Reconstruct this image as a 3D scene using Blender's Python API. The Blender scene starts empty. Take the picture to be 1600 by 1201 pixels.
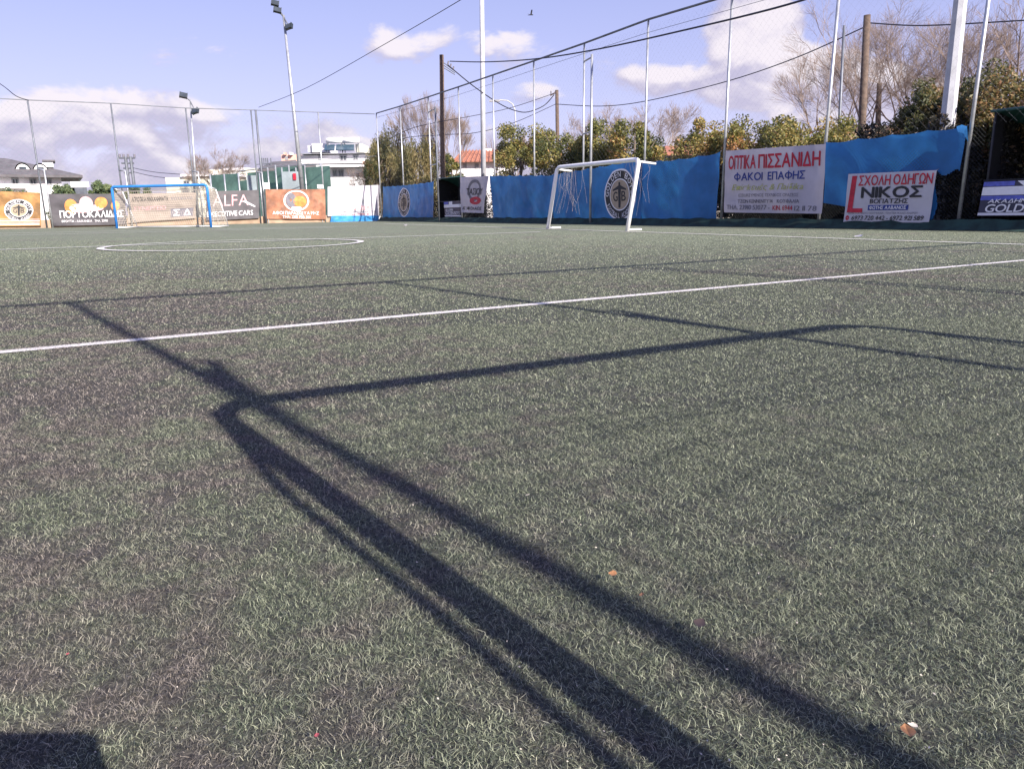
import bpy, bmesh, math, random
import numpy as np
from mathutils import Vector, Matrix, noise as mnoise
rnd = random.Random(7)
nrs = np.random.RandomState(5)
SC = bpy.context.scene
C = SC.collection
PI = math.pi

# ------------------------------------------------------------ camera
H = 0.635
FPX, PITCH, ROLL = 1158.8, 0.23120, -0.0140
_f = Vector((0, math.cos(PITCH), -math.sin(PITCH)))
_u = Vector((0, math.sin(PITCH), math.cos(PITCH)))
_x = Vector((1, 0, 0))
CX = _x * math.cos(ROLL) + _u * math.sin(ROLL)
CU = -_x * math.sin(ROLL) + _u * math.cos(ROLL)
CAM = Vector((0, 0, H))
cd = bpy.data.cameras.new('camera')
cam = bpy.data.objects.new('camera', cd); C.objects.link(cam)
m = Matrix((CX, CU, -_f)).transposed().to_4x4(); m.translation = CAM
cam.matrix_world = m
cd.sensor_width = 36; cd.lens = 36 * FPX / 1600
cd.clip_start = 0.03; cd.clip_end = 3000
SC.camera = cam

# ------------------------------------------------------------ sun, world, exposure
SUN_EL = math.radians(31.6)
LD = Vector((math.cos(math.radians(127.8)), math.sin(math.radians(127.8)), 0))   # where shadows run
ldir = Vector((LD.x * math.cos(SUN_EL), LD.y * math.cos(SUN_EL), -math.sin(SUN_EL)))
sd = bpy.data.lights.new('sun', 'SUN'); sd.energy = 5.0; sd.angle = math.radians(0.45); sd.color = (1.0, 0.93, 0.83)
sun = bpy.data.objects.new('sun', sd); C.objects.link(sun)
sun.rotation_euler = ldir.to_track_quat('-Z', 'Y').to_euler(); sun.location = (8, -10, 12)
SKY_STR = 0.11
EXPO = 1.0

def ray(px, py):
    return _f + CX * ((px - 800) / FPX) + CU * ((600.5 - py) / FPX)
def G(px, py, z=0.0):
    d = ray(px, py); t = (H - z) / -d.z
    return CAM + d * t
def at(px, py, Y):
    d = ray(px, py); return CAM + d * (Y / d.y)

w = bpy.data.worlds.new('World'); SC.world = w; w.use_nodes = True
nt = w.node_tree; nt.nodes.clear()
def N(nt, typ, **kw):
    n = nt.nodes.new(typ)
    for k, v in kw.items():
        if k == 'ins':
            for kk, vv in v.items(): n.inputs[kk].default_value = vv
        else: setattr(n, k, v)
    return n
def math_(nt, op, a, b=None, c=None, clamp=False):
    n = nt.nodes.new('ShaderNodeMath'); n.operation = op; n.use_clamp = clamp
    for i, v in enumerate((a, b, c)):
        if v is None: continue
        if isinstance(v, (int, float)): n.inputs[i].default_value = v
        else: nt.links.new(v, n.inputs[i])
    return n.outputs[0]
def mixc(nt, fac, a, b, typ='MIX'):
    n = nt.nodes.new('ShaderNodeMix'); n.data_type = 'RGBA'; n.blend_type = typ
    for s, v in ((n.inputs[0], fac), (n.inputs[6], a), (n.inputs[7], b)):
        if isinstance(v, (int, float)): s.default_value = v
        elif isinstance(v, tuple): s.default_value = (*v, 1) if len(v) == 3 else v
        else: nt.links.new(v, s)
    return n.outputs[2]
def smooth(nt, v, a, b, lo=0.0, hi=1.0):
    n = nt.nodes.new('ShaderNodeMapRange'); n.interpolation_type = 'SMOOTHSTEP'
    nt.links.new(v, n.inputs[0]); n.inputs[1].default_value = a; n.inputs[2].default_value = b
    n.inputs[3].default_value = lo; n.inputs[4].default_value = hi
    return n.outputs[0]
def noise(nt, vec, scale, detail=4, rough=0.55, dist=0.0):
    n = nt.nodes.new('ShaderNodeTexNoise'); n.inputs['Scale'].default_value = scale
    n.inputs['Detail'].default_value = detail; n.inputs['Roughness'].default_value = rough
    n.inputs['Distortion'].default_value = dist
    if vec is not None: nt.links.new(vec, n.inputs['Vector'])
    return n.outputs['Fac']

sky = N(nt, 'ShaderNodeTexSky', sky_type='NISHITA', sun_disc=False, sun_elevation=SUN_EL,
        sun_rotation=math.atan2(-LD.x, -LD.y), altitude=10, air_density=1.0, dust_density=1.2, ozone_density=1.5)
tc = N(nt, 'ShaderNodeTexCoord')
sep = N(nt, 'ShaderNodeSeparateXYZ'); nt.links.new(tc.outputs['Generated'], sep.inputs[0])
az = math_(nt, 'ARCTAN2', sep.outputs[0], sep.outputs[1])
el = math_(nt, 'ARCSINE', sep.outputs[2])
cmb = N(nt, 'ShaderNodeCombineXYZ'); nt.links.new(az, cmb.inputs[0]); nt.links.new(math_(nt, 'MULTIPLY', el, 1.7), cmb.inputs[1])
nz = noise(nt, cmb.outputs[0], 11.0, 10, 0.58, 0.25)
nz2 = noise(nt, cmb.outputs[0], 2.6, 6, 0.5, 0.2)
def blob(x, y, rx, ry, amp):
    d = ray(x, y).normalized(); a0 = math.atan2(d.x, d.y); e0 = math.asin(d.z)
    ax = math_(nt, 'MULTIPLY', math_(nt, 'SUBTRACT', az, a0), FPX / rx)
    ay = math_(nt, 'MULTIPLY', math_(nt, 'SUBTRACT', el, e0), FPX / ry)
    r2 = math_(nt, 'ADD', math_(nt, 'MULTIPLY', ax, ax), math_(nt, 'MULTIPLY', ay, ay))
    return math_(nt, 'MULTIPLY', math_(nt, 'SUBTRACT', 1.0, r2, clamp=True), amp)
bl = None
for b in ((1172, 60, 88, 66, 1.7), (1215, 118, 145, 54, 1.6), (1080, 125, 130, 38, 1.0), (1330, 150, 160, 70, 0.9),
          (170, 172, 150, 42, 1.1), (20, 190, 120, 50, 1.0), (330, 185, 150, 32, 0.6), (165, 215, 300, 38, .8),
          (640, 66, 95, 38, 0.62), (800, 75, 100, 40, 0.6), (850, 150, 80, 28, 0.6), (470, 205, 200, 30, 0.5), (380, 40, 60, 22, 0.3), (375, 78, 50, 16, 0.3)):
    v = blob(*b); bl = v if bl is None else math_(nt, 'MAXIMUM', bl, v)
# a low bank of cloud all the way round the horizon
bank = math_(nt, 'MULTIPLY', smooth(nt, el, 0.04, 0.16, 1.0, 0.0), 0.75)
dens = math_(nt, 'ADD', math_(nt, 'MAXIMUM', bl, bank), math_(nt, 'MULTIPLY', math_(nt, 'SUBTRACT', nz, 0.5), 2.6))
mask = smooth(nt, dens, 0.30, 0.74, 0.0, 1.0)
# cloud tops white, undersides lavender grey
lit = None
for b in ((1172, 48, 78, 50, 1.0), (1236, 92, 72, 46, .9), (1045, 112, 80, 17, .7), (160, 152, 120, 24, .9), (15, 165, 100, 22, .8), (335, 172, 80, 16, .6),
          (640, 58, 90, 30, .7), (800, 62, 90, 30, .7), (850, 140, 70, 16, .7), (1330, 110, 120, 40, .6)):
    v = blob(*b); lit = v if lit is None else math_(nt, 'MAXIMUM', lit, v)
up_ = smooth(nt, el, 0.25, 0.5, 0.0, 0.55)            # high clouds outside the frame are seen from their sunlit side
shade = math_(nt, 'SUBTRACT', math_(nt, 'MULTIPLY', math_(nt, 'MAXIMUM', lit, up_), 1.25), 0.42)
cmb2 = N(nt, 'ShaderNodeVectorMath', operation='ADD'); nt.links.new(cmb.outputs[0], cmb2.inputs[0]); cmb2.inputs[1].default_value = (0.012, 0.03, 0)
nzb = noise(nt, cmb2.outputs[0], 11.0, 10, 0.58, 0.25)
shade = math_(nt, 'ADD', shade, math_(nt, 'MULTIPLY', math_(nt, 'SUBTRACT', nz, nzb), 3.4))
shade = math_(nt, 'ADD', shade, math_(nt, 'MULTIPLY', math_(nt, 'SUBTRACT', nz2, 0.5), 0.8))
shd = smooth(nt, shade, -0.55, 0.5)
k = 1.0 / (SKY_STR * 2 ** EXPO)
ccol = mixc(nt, shd, (0.60 * k, 0.56 * k, 0.74 * k), (1.0 * k, 0.92 * k, 0.97 * k))
hsk = mixc(nt, smooth(nt, el, 0.0, 0.5), (0.60 * k, 0.59 * k, 0.92 * k), (0.25 * k, 0.33 * k, 0.76 * k))
skyc = mixc(nt, 1.0, sky.outputs[0], (1.2, 0.98, 1.1), 'MULTIPLY')
base = mixc(nt, 0.75, skyc, hsk)
out = mixc(nt, math_(nt, 'MULTIPLY', mask, 0.9), base, ccol)
bg = N(nt, 'ShaderNodeBackground', ins={'Strength': SKY_STR}); nt.links.new(out, bg.inputs[0])
wo = N(nt, 'ShaderNodeOutputWorld'); nt.links.new(bg.outputs[0], wo.inputs[0])
SC.view_settings.view_transform = 'Standard'; SC.view_settings.look = 'None'
SC.view_settings.exposure = EXPO; SC.view_settings.gamma = 1
SC.render.engine = 'CYCLES'
SC.cycles.max_bounces = 6; SC.cycles.transparent_max_bounces = 8
try: w.cycles.sampling_method = 'MANUAL'; w.cycles.sample_map_resolution = 1024
except Exception: pass

# ------------------------------------------------------------ materials
MATS = {}
def mat(name, col, rough=0.7, metal=0.0, var=0.15, vscale=6.0, bump=0.0, bscale=40.0, transl=0.0, spec=None):
    if name in MATS: return MATS[name]
    M = bpy.data.materials.new(name); M.use_nodes = True; t = M.node_tree; t.nodes.clear()
    o = N(t, 'ShaderNodeOutputMaterial'); p = N(t, 'ShaderNodeBsdfPrincipled')
    p.inputs['Roughness'].default_value = rough; p.inputs['Metallic'].default_value = metal
    if spec is not None: p.inputs['Specular IOR Level'].default_value = spec
    tcn = N(t, 'ShaderNodeNewGeometry')
    nf = noise(t, tcn.outputs['Position'], vscale, 5, 0.6)
    c0 = tuple(max(0, c * (1 - var)) for c in col); c1 = tuple(min(1, c * (1 + var)) for c in col)
    cc = mixc(t, smooth(t, nf, 0.3, 0.7), c0, c1)
    t.links.new(cc, p.inputs['Base Color'])
    if bump > 0:
        b = N(t, 'ShaderNodeBump', ins={'Strength': bump, 'Distance': 0.01})
        t.links.new(noise(t, tcn.outputs['Position'], bscale, 4, 0.6), b.inputs['Height'])
        t.links.new(b.outputs[0], p.inputs['Normal'])
    if transl > 0:
        tr = N(t, 'ShaderNodeBsdfTranslucent'); t.links.new(cc, tr.inputs[0])
        mx = N(t, 'ShaderNodeMixShader'); mx.inputs[0].default_value = transl
        t.links.new(p.outputs[0], mx.inputs[1]); t.links.new(tr.outputs[0], mx.inputs[2]); t.links.new(mx.outputs[0], o.inputs[0])
    else: t.links.new(p.outputs[0], o.inputs[0])
    MATS[name] = M; return M
GALV = mat('galvanised_steel', (0.42, 0.43, 0.46), 0.42, 0.55, 0.22, 3.0)
GALVD = mat('dull_steel', (0.16, 0.17, 0.20), 0.55, 0.4, 0.2, 3.0)
WHITEP = mat('white_paint', (0.80, 0.79, 0.80), 0.4, 0, 0.06, 5)
BLUEP = mat('blue_paint', (0.03, 0.20, 0.62), 0.4, 0, 0.12, 5)
TARP = mat('blue_tarpaulin', (0.035, 0.22, 0.56), 0.4, 0, 0.16, 1.2, 0.3, 4, transl=0.50)
TARPL = mat('light_blue_plastic', (0.06, 0.32, 0.72), 0.4, 0, 0.25, 3, 0.3, 9, transl=0.3)
VINW = mat('white_vinyl', (0.55, 0.51, 0.58), 0.5, 0, 0.08, 1.3, 0.1, 6, transl=0.30)
VINW2 = mat('bright_vinyl', (0.60, 0.57, 0.62), 0.5, 0, 0.06, 1.3, transl=0.2)
INKR = mat('red_ink', (0.55, 0.02, 0.05), 0.55, 0, 0.2, 9, transl=0.2)
INKB = mat('navy_ink', (0.025, 0.05, 0.26), 0.55, 0, 0.2, 9, transl=0.15)
INKK = mat('black_ink', (0.015, 0.015, 0.02), 0.6, 0, 0.2, 9)
INKW = mat('white_ink', (0.80, 0.78, 0.82), 0.5, 0, 0.05, 9)
INKY = mat('faded_yellow_ink', (0.42, 0.42, 0.16), 0.6, 0, 0.15, 9)
INKG = mat('grey_ink', (0.16, 0.15, 0.18), 0.6, 0, 0.2, 9)
INKBE = mat('beige_ink', (0.36, 0.28, 0.20), 0.6, 0, 0.1, 9)
INKO = mat('orange_ink', (0.62, 0.22, 0.05), 0.6, 0, 0.3, 4)
INKP = mat('pink_ink', (0.66, 0.36, 0.38), 0.6, 0, 0.2, 4)
INKBR = mat('flag_blue_ink', (0.10, 0.12, 0.48), 0.6, 0, 0.2, 9)
BLACKM = mat('black_fabric', (0.008, 0.008, 0.010), 0.85, 0, 0.3, 9)
DGREEN = mat('dark_green_paint', (0.015, 0.07, 0.065), 0.5, 0, 0.2, 5)
CORD = mat('net_cord', (0.13, 0.14, 0.17), 0.7, 0, 0.1, 2)
CORDG = mat('green_net_cord', (0.10, 0.24, 0.20), 0.7, 0, 0.1, 2)
CORDW = mat('white_net_cord', (0.50, 0.44, 0.38), 0.7, 0, 0.1, 2)
CHAIN = mat('coated_wire', (0.05, 0.055, 0.06), 0.5, 0.3, 0.1, 2)
WOOD = mat('weathered_pole_wood', (0.105, 0.072, 0.055), 0.85, 0, 0.3, 8, 0.4, 50)
CABLE = mat('black_cable', (0.02, 0.02, 0.035), 0.6)
CONC = mat('pale_concrete', (0.46, 0.46, 0.50), 0.85, 0, 0.12, 3, 0.3, 30)
BEIGE = mat('beige_render', (0.34, 0.24, 0.17), 0.9, 0, 0.2, 1.5, 0.3, 20)
WWALL = mat('white_render', (0.74, 0.72, 0.74), 0.85, 0, 0.06, 0.6)
CREAM = mat('cream_render', (0.62, 0.60, 0.50), 0.85, 0, 0.08, 0.6)
PINKW = mat('salmon_render', (0.66, 0.40, 0.33), 0.85, 0, 0.1, 0.6)
GLASS = mat('window_glass', (0.05, 0.06, 0.075), 0.15, 0, 0.3, 1)
SHUT = mat('grey_shutter', (0.30, 0.30, 0.32), 0.7)
SLATE = mat('grey_roof', (0.115, 0.105, 0.115), 0.85, 0, 0.2, 2)
REDT = mat('red_roof_tiles', (0.34, 0.135, 0.085), 0.85, 0, 0.25, 3)
GNET = mat('green_windbreak_net', (0.13, 0.24, 0.20), 0.85, 0, 0.35, 0.5, transl=0.5)
GREYW = mat('grey_panel', (0.28, 0.33, 0.36), 0.8, 0, 0.2, .6)
BARK = mat('bark', (0.13, 0.10, 0.08), 0.9, 0, 0.3, 10, 0.5, 40)
TWIG = mat('bare_twigs', (0.22, 0.165, 0.14), 0.9, 0, 0.2, 3)
LAMPM = mat('lamp_housing', (0.04, 0.05, 0.06), 0.4, 0.3)
PANEL = mat('solar_panel', (0.05, 0.09, 0.13), 0.25, 0.2)
SKIN = mat('skin', (0.52, 0.32, 0.24), 0.6); JACK = mat('dark_jacket', (0.03, 0.035, 0.05), 0.8)
JEANS = mat('denim', (0.05, 0.08, 0.14), 0.85); HAIR = mat('dark_hair', (0.02, 0.015, 0.01), 0.7)
LEAFB = mat('dry_leaf', (0.42, 0.20, 0.09), 0.8, 0, 0.4, 60); LEAFR = mat('red_scrap', (0.40, 0.09, 0.10), 0.6)
SCRAP = mat('pale_litter', (0.55, 0.48, 0.40), 0.8, 0, 0.3, 60)

def foliage_mat(name, cols):
    M = bpy.data.materials.new(name); M.use_nodes = True; t = M.node_tree; t.nodes.clear()
    a = N(t, 'ShaderNodeAttribute', attribute_name='tone')
    r = N(t, 'ShaderNodeValToRGB'); t.links.new(a.outputs['Fac'], r.inputs[0])
    e = r.color_ramp.elements
    for i, (p, c) in enumerate(cols):
        x = e[i] if i < 2 else e.new(p); x.position = p; x.color = (*c, 1)
    d = N(t, 'ShaderNodeBsdfPrincipled', ins={'Roughness': 0.55}); t.links.new(r.outputs[0], d.inputs['Base Color'])
    tr = N(t, 'ShaderNodeBsdfTranslucent'); t.links.new(r.outputs[0], tr.inputs[0])
    mx = N(t, 'ShaderNodeMixShader'); mx.inputs[0].default_value = 0.35
    t.links.new(d.outputs[0], mx.inputs[1]); t.links.new(tr.outputs[0], mx.inputs[2])
    o = N(t, 'ShaderNodeOutputMaterial'); t.links.new(mx.outputs[0], o.inputs[0]); return M
OLIVE = foliage_mat('olive_foliage', [(0.0, (0.030, 0.045, 0.014)), (1.0, (0.40, 0.20, 0.08)), (0.3, (0.12, 0.135, 0.035)), (0.55, (0.24, 0.22, 0.06)), (0.8, (0.38, 0.28, 0.09))])
DARKF = foliage_mat('dark_foliage', [(0.0, (0.015, 0.028, 0.016)), (1.0, (0.34, 0.18, 0.09)), (0.35, (0.085, 0.095, 0.036)), (0.65, (0.19, 0.16, 0.06))])
CONIF = foliage_mat('conifer_foliage', [(0.0, (0.02, 0.032, 0.014)), (1.0, (0.34, 0.25, 0.12)), (0.3, (0.10, 0.105, 0.04)), (0.6, (0.24, 0.205, 0.085))])
GREENF = foliage_mat('fresh_foliage', [(0.0, (0.06, 0.09, 0.045)), (1.0, (0.30, 0.34, 0.17)), (0.5, (0.15, 0.20, 0.09))])
IVY = foliage_mat('dry_undergrowth', [(0.0, (0.012, 0.012, 0.010)), (1.0, (0.42, 0.36, 0.28)), (0.6, (0.05, 0.045, 0.03)), (0.9, (0.16, 0.10, 0.06))])

# ------------------------------------------------------------ mesh helpers
class MB:
    def __init__(s): s.v = []; s.f = []
    def poly(s, pts):
        i = len(s.v); s.v += [tuple(p) for p in pts]; s.f.append(tuple(range(i, i + len(pts))))
    def box(s, a, b, M=None):
        x0, y0, z0 = a; x1, y1, z1 = b
        P = [Vector(p) for p in ((x0,y0,z0),(x1,y0,z0),(x1,y1,z0),(x0,y1,z0),(x0,y0,z1),(x1,y0,z1),(x1,y1,z1),(x0,y1,z1))]
        if M is not None: P = [M @ p for p in P]
        i = len(s.v); s.v += [tuple(p) for p in P]
        for q in ((0,3,2,1),(4,5,6,7),(0,1,5,4),(1,2,6,5),(2,3,7,6),(3,0,4,7)): s.f.append(tuple(i + j for j in q))
    def tube(s, pts, r, n=8, cap=True):
        pts = [Vector(p) for p in pts]; rs = r if isinstance(r, (list, tuple)) else [r] * len(pts)
        rings = []; up = None
        for k, p in enumerate(pts):
            if k == 0: t = pts[1] - p
            elif k == len(pts) - 1: t = p - pts[k - 1]
            else: t = (pts[k + 1] - p).normalized() + (p - pts[k - 1]).normalized()
            t.normalize()
            if up is None: up = Vector((0, 0, 1)) if abs(t.z) < 0.9 else Vector((1, 0, 0))
            a = t.cross(up)
            if a.length < 1e-6: a = t.cross(Vector((0, 1, 0)))
            a.normalize(); b = a.cross(t).normalized(); up = b
            i = len(s.v)
            for j in range(n):
                an = 2 * PI * j / n; s.v.append(tuple(p + (a * math.cos(an) + b * math.sin(an)) * rs[k]))
            rings.append(i)
        for k in range(len(rings) - 1):
            for j in range(n):
                s.f.append((rings[k] + j, rings[k] + (j + 1) % n, rings[k + 1] + (j + 1) % n, rings[k + 1] + j))
        if cap and n > 2:
            s.f.append(tuple(rings[0] + j for j in reversed(range(n)))); s.f.append(tuple(rings[-1] + j for j in range(n)))
    def build(s, name, material, parent=None, smooth=False, kind=None, label=None):
        me = bpy.data.meshes.new(name); me.from_pydata(s.v, [], s.f); me.validate(); me.materials.append(material)
        if smooth: me.shade_smooth()
        o = bpy.data.objects.new(name, me); C.objects.link(o)
        if parent is not None:
            o.parent = parent; o.matrix_parent_inverse = parent.matrix_world.inverted()
        if kind: o['kind'] = kind
        if label: o['label'] = label
        return o
def empty(name, loc, label, cat, group=None):
    o = bpy.data.objects.new(name, None); C.objects.link(o); o.location = loc; o.empty_display_size = 0.2
    o.matrix_world = Matrix.Translation(Vector(loc))
    tag(o, label, cat, group); return o
def tag(o, label, cat, group=None):
    o['label'] = label; o['category'] = cat
    if group: o['group'] = group
    return o
def npmesh(name, V, F, material, parent=None, attrs=None, kind=None):
    """V (n,3) float, F (m,k) int with the same k."""
    me = bpy.data.meshes.new(name); n = len(V); mF, kk = F.shape
    me.vertices.add(n); me.vertices.foreach_set('co', np.ascontiguousarray(V, dtype=np.float32).ravel())
    me.loops.add(mF * kk); me.loops.foreach_set('vertex_index', F.astype(np.int32).ravel())
    me.polygons.add(mF); me.polygons.foreach_set('loop_start', (np.arange(mF) * kk).astype(np.int32))
    me.update(calc_edges=True)
    for an, av in (attrs or {}).items():
        a = me.attributes.new(an, 'FLOAT', 'POINT'); a.data.foreach_set('value', av.astype(np.float32))
    me.materials.append(material)
    o = bpy.data.objects.new(name, me); C.objects.link(o)
    if parent is not None: o.parent = parent; o.matrix_parent_inverse = parent.matrix_world.inverted()
    if kind: o['kind'] = kind
    return o

# ------------------------------------------------------------ pitch axes and fence planes
AX = Vector((math.cos(math.radians(31)), math.sin(math.radians(31)), 0))      # along the goal line
AY = Vector((-AX.y, AX.x, 0))                                                  # down the pitch
class Plane:
    def __init__(s, p, d, nrm):
        s.p = Vector((p.x, p.y, 0)); s.d = d.normalized(); s.n = nrm.normalized()
    def hit(s, px, py, off=0.0):
        r = ray(px, py); q = s.p + s.n * off
        t = (q - CAM).dot(s.n) / r.dot(s.n); return CAM + r * t
    def s_of(s, px, py=300): return (s.hit(px, py) - s.p).dot(s.d)
    def pt(s, a, z, off=0.0): return s.p + s.d * a + s.n * off + Vector((0, 0, z))
b0 = G(1125, 354)
RD = Vector((math.cos(math.radians(-60)), math.sin(math.radians(-60)), 0))
FR = Plane(b0, RD, Vector((RD.y, -RD.x, 0)))            # right fence; n points into the pitch
if FR.n.dot(CAM - FR.p) < 0: FR.n = -FR.n
corner = FR.hit(592, 300); corner.z = 0
def YF(x, off=0.0): return FR.hit(x, 300, -off).y
c43 = G(79, 356); c43.z = 0
FF = Plane(corner, (c43 - corner), Vector((0, -1, 0)))
FF.n = Vector((-FF.d.y, FF.d.x, 0))
if FF.n.dot(CAM - FF.p) < 0: FF.n = -FF.n

# ------------------------------------------------------------ ground
GN = {}
def turf_color(t, pos, fine=True):
    """patches where the fibre is worn and the rubber crumb shows"""
    s = N(t, 'ShaderNodeSeparateXYZ'); t.links.new(pos, s.inputs[0])
    big = noise(t, pos, 0.45, 5, 0.6, 0.4)
    mid = noise(t, pos, 3.6, 7, 0.72, 0.6)
    fn = noise(t, pos, 11.0, 3, 0.6)
    # wear is heavier towards the goal mouth on the left
    wx = smooth(t, math_(t, 'ADD', s.outputs[0], math_(t, 'MULTIPLY', s.outputs[1], 0.25)), -1.0, 1.4, 0.075, -0.045)
    v = math_(t, 'ADD', math_(t, 'ADD', math_(t, 'MULTIPLY', big, 0.36), math_(t, 'MULTIPLY', mid, 0.44)), math_(t, 'MULTIPLY', fn, 0.20))
    wx = math_(t, 'MULTIPLY', wx, smooth(t, s.outputs[1], 3.0, 8.0, 1.0, 0.0)); wx = math_(t, 'SUBTRACT', wx, smooth(t, s.outputs[1], 5.0, 14.0, 0.0, 0.03))
    v = math_(t, 'ADD', v, wx)
    return smooth(t, v, 0.47, 0.60), mid, fn
TURF = bpy.data.materials.new('turf_base'); TURF.use_nodes = True; t = TURF.node_tree; t.nodes.clear()
geo = N(t, 'ShaderNodeNewGeometry'); pos = geo.outputs['Position']
wear, mid, fn = turf_color(t, pos)
cg = mixc(t, smooth(t, mid, 0.3, 0.7), (0.130, 0.146, 0.103), (0.188, 0.206, 0.148))
cw = mixc(t, smooth(t, fn, 0.3, 0.7), (0.105, 0.086, 0.084), (0.175, 0.145, 0.138))
cc = mixc(t, math_(t, 'MULTIPLY', wear, 0.75), cg, cw)
speck = noise(t, pos, 95.0, 2, 0.7)
cc = mixc(t, 1.0, cc, mixc(t, smooth(t, speck, 0.32, 0.68), (0.36, 0.36, 0.38), (1.62, 1.62, 1.55)), 'MULTIPLY')
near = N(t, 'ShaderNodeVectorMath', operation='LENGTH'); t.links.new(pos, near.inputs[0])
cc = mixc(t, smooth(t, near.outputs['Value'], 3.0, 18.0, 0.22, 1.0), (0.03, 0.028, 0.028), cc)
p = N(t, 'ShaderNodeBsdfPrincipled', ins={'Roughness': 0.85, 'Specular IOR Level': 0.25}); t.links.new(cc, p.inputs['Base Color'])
bp = N(t, 'ShaderNodeBump', ins={'Strength': 0.6, 'Distance': 0.012}); t.links.new(noise(t, pos, 60, 4, 0.7), bp.inputs['Height'])
t.links.new(bp.outputs[0], p.inputs['Normal'])
o = N(t, 'ShaderNodeOutputMaterial'); t.links.new(p.outputs[0], o.inputs[0])

BLADE = bpy.data.materials.new('turf_fibre'); BLADE.use_nodes = True; t = BLADE.node_tree; t.nodes.clear()
geo = N(t, 'ShaderNodeNewGeometry'); pos = geo.outputs['Position']
wear, mid, fn = turf_color(t, pos)
a = N(t, 'ShaderNodeAttribute', attribute_name='tone').outputs['Fac']
ln = N(t, 'ShaderNodeAttribute', attribute_name='line').outputs['Fac']
g1 = mixc(t, a, (0.032, 0.052, 0.029), (0.51, 0.535, 0.38))
w1 = mixc(t, a, (0.042, 0.031, 0.035), (0.455, 0.36, 0.35))
cc = mixc(t, math_(t, 'MULTIPLY', wear, 0.72), g1, w1)
cc = mixc(t, ln, cc, mixc(t, a, (0.32, 0.28, 0.27), (0.62, 0.56, 0.56)))
d = N(t, 'ShaderNodeBsdfPrincipled', ins={'Roughness': 0.5, 'Specular IOR Level': 0.35}); t.links.new(cc, d.inputs['Base Color'])
tr = N(t, 'ShaderNodeBsdfTranslucent'); t.links.new(cc, tr.inputs[0])
mx = N(t, 'ShaderNodeMixShader'); mx.inputs[0].default_value = 0.2
t.links.new(d.outputs[0], mx.inputs[1]); t.links.new(tr.outputs[0], mx.inputs[2])
o = N(t, 'ShaderNodeOutputMaterial'); t.links.new(mx.outputs[0], o.inputs[0])

SOIL = mat('dry_ground', (0.20, 0.17, 0.12), 0.95, 0, 0.35, 0.8, 0.6, 6)
gm = MB(); gm.poly([(-900, -600, -0.05), (900, -600, -0.05), (900, 1800, -0.05), (-900, 1800, -0.05)])
gm.build('terrain', SOIL, kind='structure')
NF_OFF = -4.35                                   # the fence behind the camera, metres along AY
# corners of the turf carpet
def isect(p1, d1, p2, d2):
    den = d1.x * d2.y - d1.y * d2.x
    s = ((p2.x - p1.x) * d2.y - (p2.y - p1.y) * d2.x) / den; return p1 + d1 * s
nb = AY * (NF_OFF - 0.3)
cR = isect(nb, AX, FR.p - FR.n * 0.45, FR.d)
cRF = isect(FR.p - FR.n * 0.45, FR.d, FF.p - FF.n * 0.02, FF.d)
cLF = FF.p - FF.n * 0.02 + FF.d * 60
cL = nb - AX * 40
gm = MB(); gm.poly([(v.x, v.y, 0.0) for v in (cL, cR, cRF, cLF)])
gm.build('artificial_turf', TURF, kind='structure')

LINE = mat('pitch_line_white', (0.62, 0.59, 0.58), 0.85, 0, 0.12, 20, 0.5, 60)
def strip(pts, wd, z=0.008):
    b = MB(); pts = [Vector((p.x, p.y, 0)) for p in pts]; L = []; Rr = []
    for i, p in enumerate(pts):
        q = (pts[min(i + 1, len(pts) - 1)] - pts[max(i - 1, 0)]).normalized(); n_ = Vector((-q.y, q.x, 0)) * wd / 2
        L.append(p + n_); Rr.append(p - n_)
    for i in range(len(pts) - 1):
        b.poly([(Rr[i].x, Rr[i].y, z), (Rr[i+1].x, Rr[i+1].y, z), (L[i+1].x, L[i+1].y, z), (L[i].x, L[i].y, z)])
    return b
def ext(a, b, k0, k1):
    a = Vector((a.x, a.y, 0)); b = Vector((b.x, b.y, 0)); d = b - a; return a - d * k0, b + d * k1
nearA, nearB = ext(G(0, 551), G(1600, 407), 0.6, 0.35)
strip([nearA, nearB], 0.085, 0.004).build('near_line', LINE, kind='structure')
hA, hB = ext(G(0, 391), G(845, 363), 0.5, 0.0)
strip([hA, hB], 0.13, 0.014).build('halfway_line', LINE, kind='structure')
tA, tB = ext(G(600, 349.8), G(1600, 383.5), 0.0, 0.5)
strip([tA, tB], 0.11, 0.016).build('touchline', LINE, kind='structure')
eA, eB = ext(G(0, 365.5), G(560, 354), 0.3, 0.0)
strip([eA, eB], 0.16, 0.020).build('end_line', LINE, kind='structure')
eA, eB = ext(G(0, 369), G(520, 356.3), 0.3, 0.0)
strip([eA, eB], 0.13, 0.024).build('old_end_line', LINE, kind='structure')
gl, gr = G(143.5, 387), G(558.5, 376.5)
ctr = (gl + gr) / 2; tt = G(426, 371.5); bb2 = G(290, 391.3)
ctr = Vector((-8.95 * H, 24.8 * H, 0)); rad = 3.98 * H
uu = (gr - gl).normalized()
# least-squares ellipse axis: a 3 m circle
cp = [ctr + Vector((math.cos(a), math.sin(a), 0)) * rad for a in [i * 2 * PI / 96 for i in range(97)]]
strip(cp, 0.13, 0.018).build('centre_circle', LINE, kind='structure')

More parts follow.
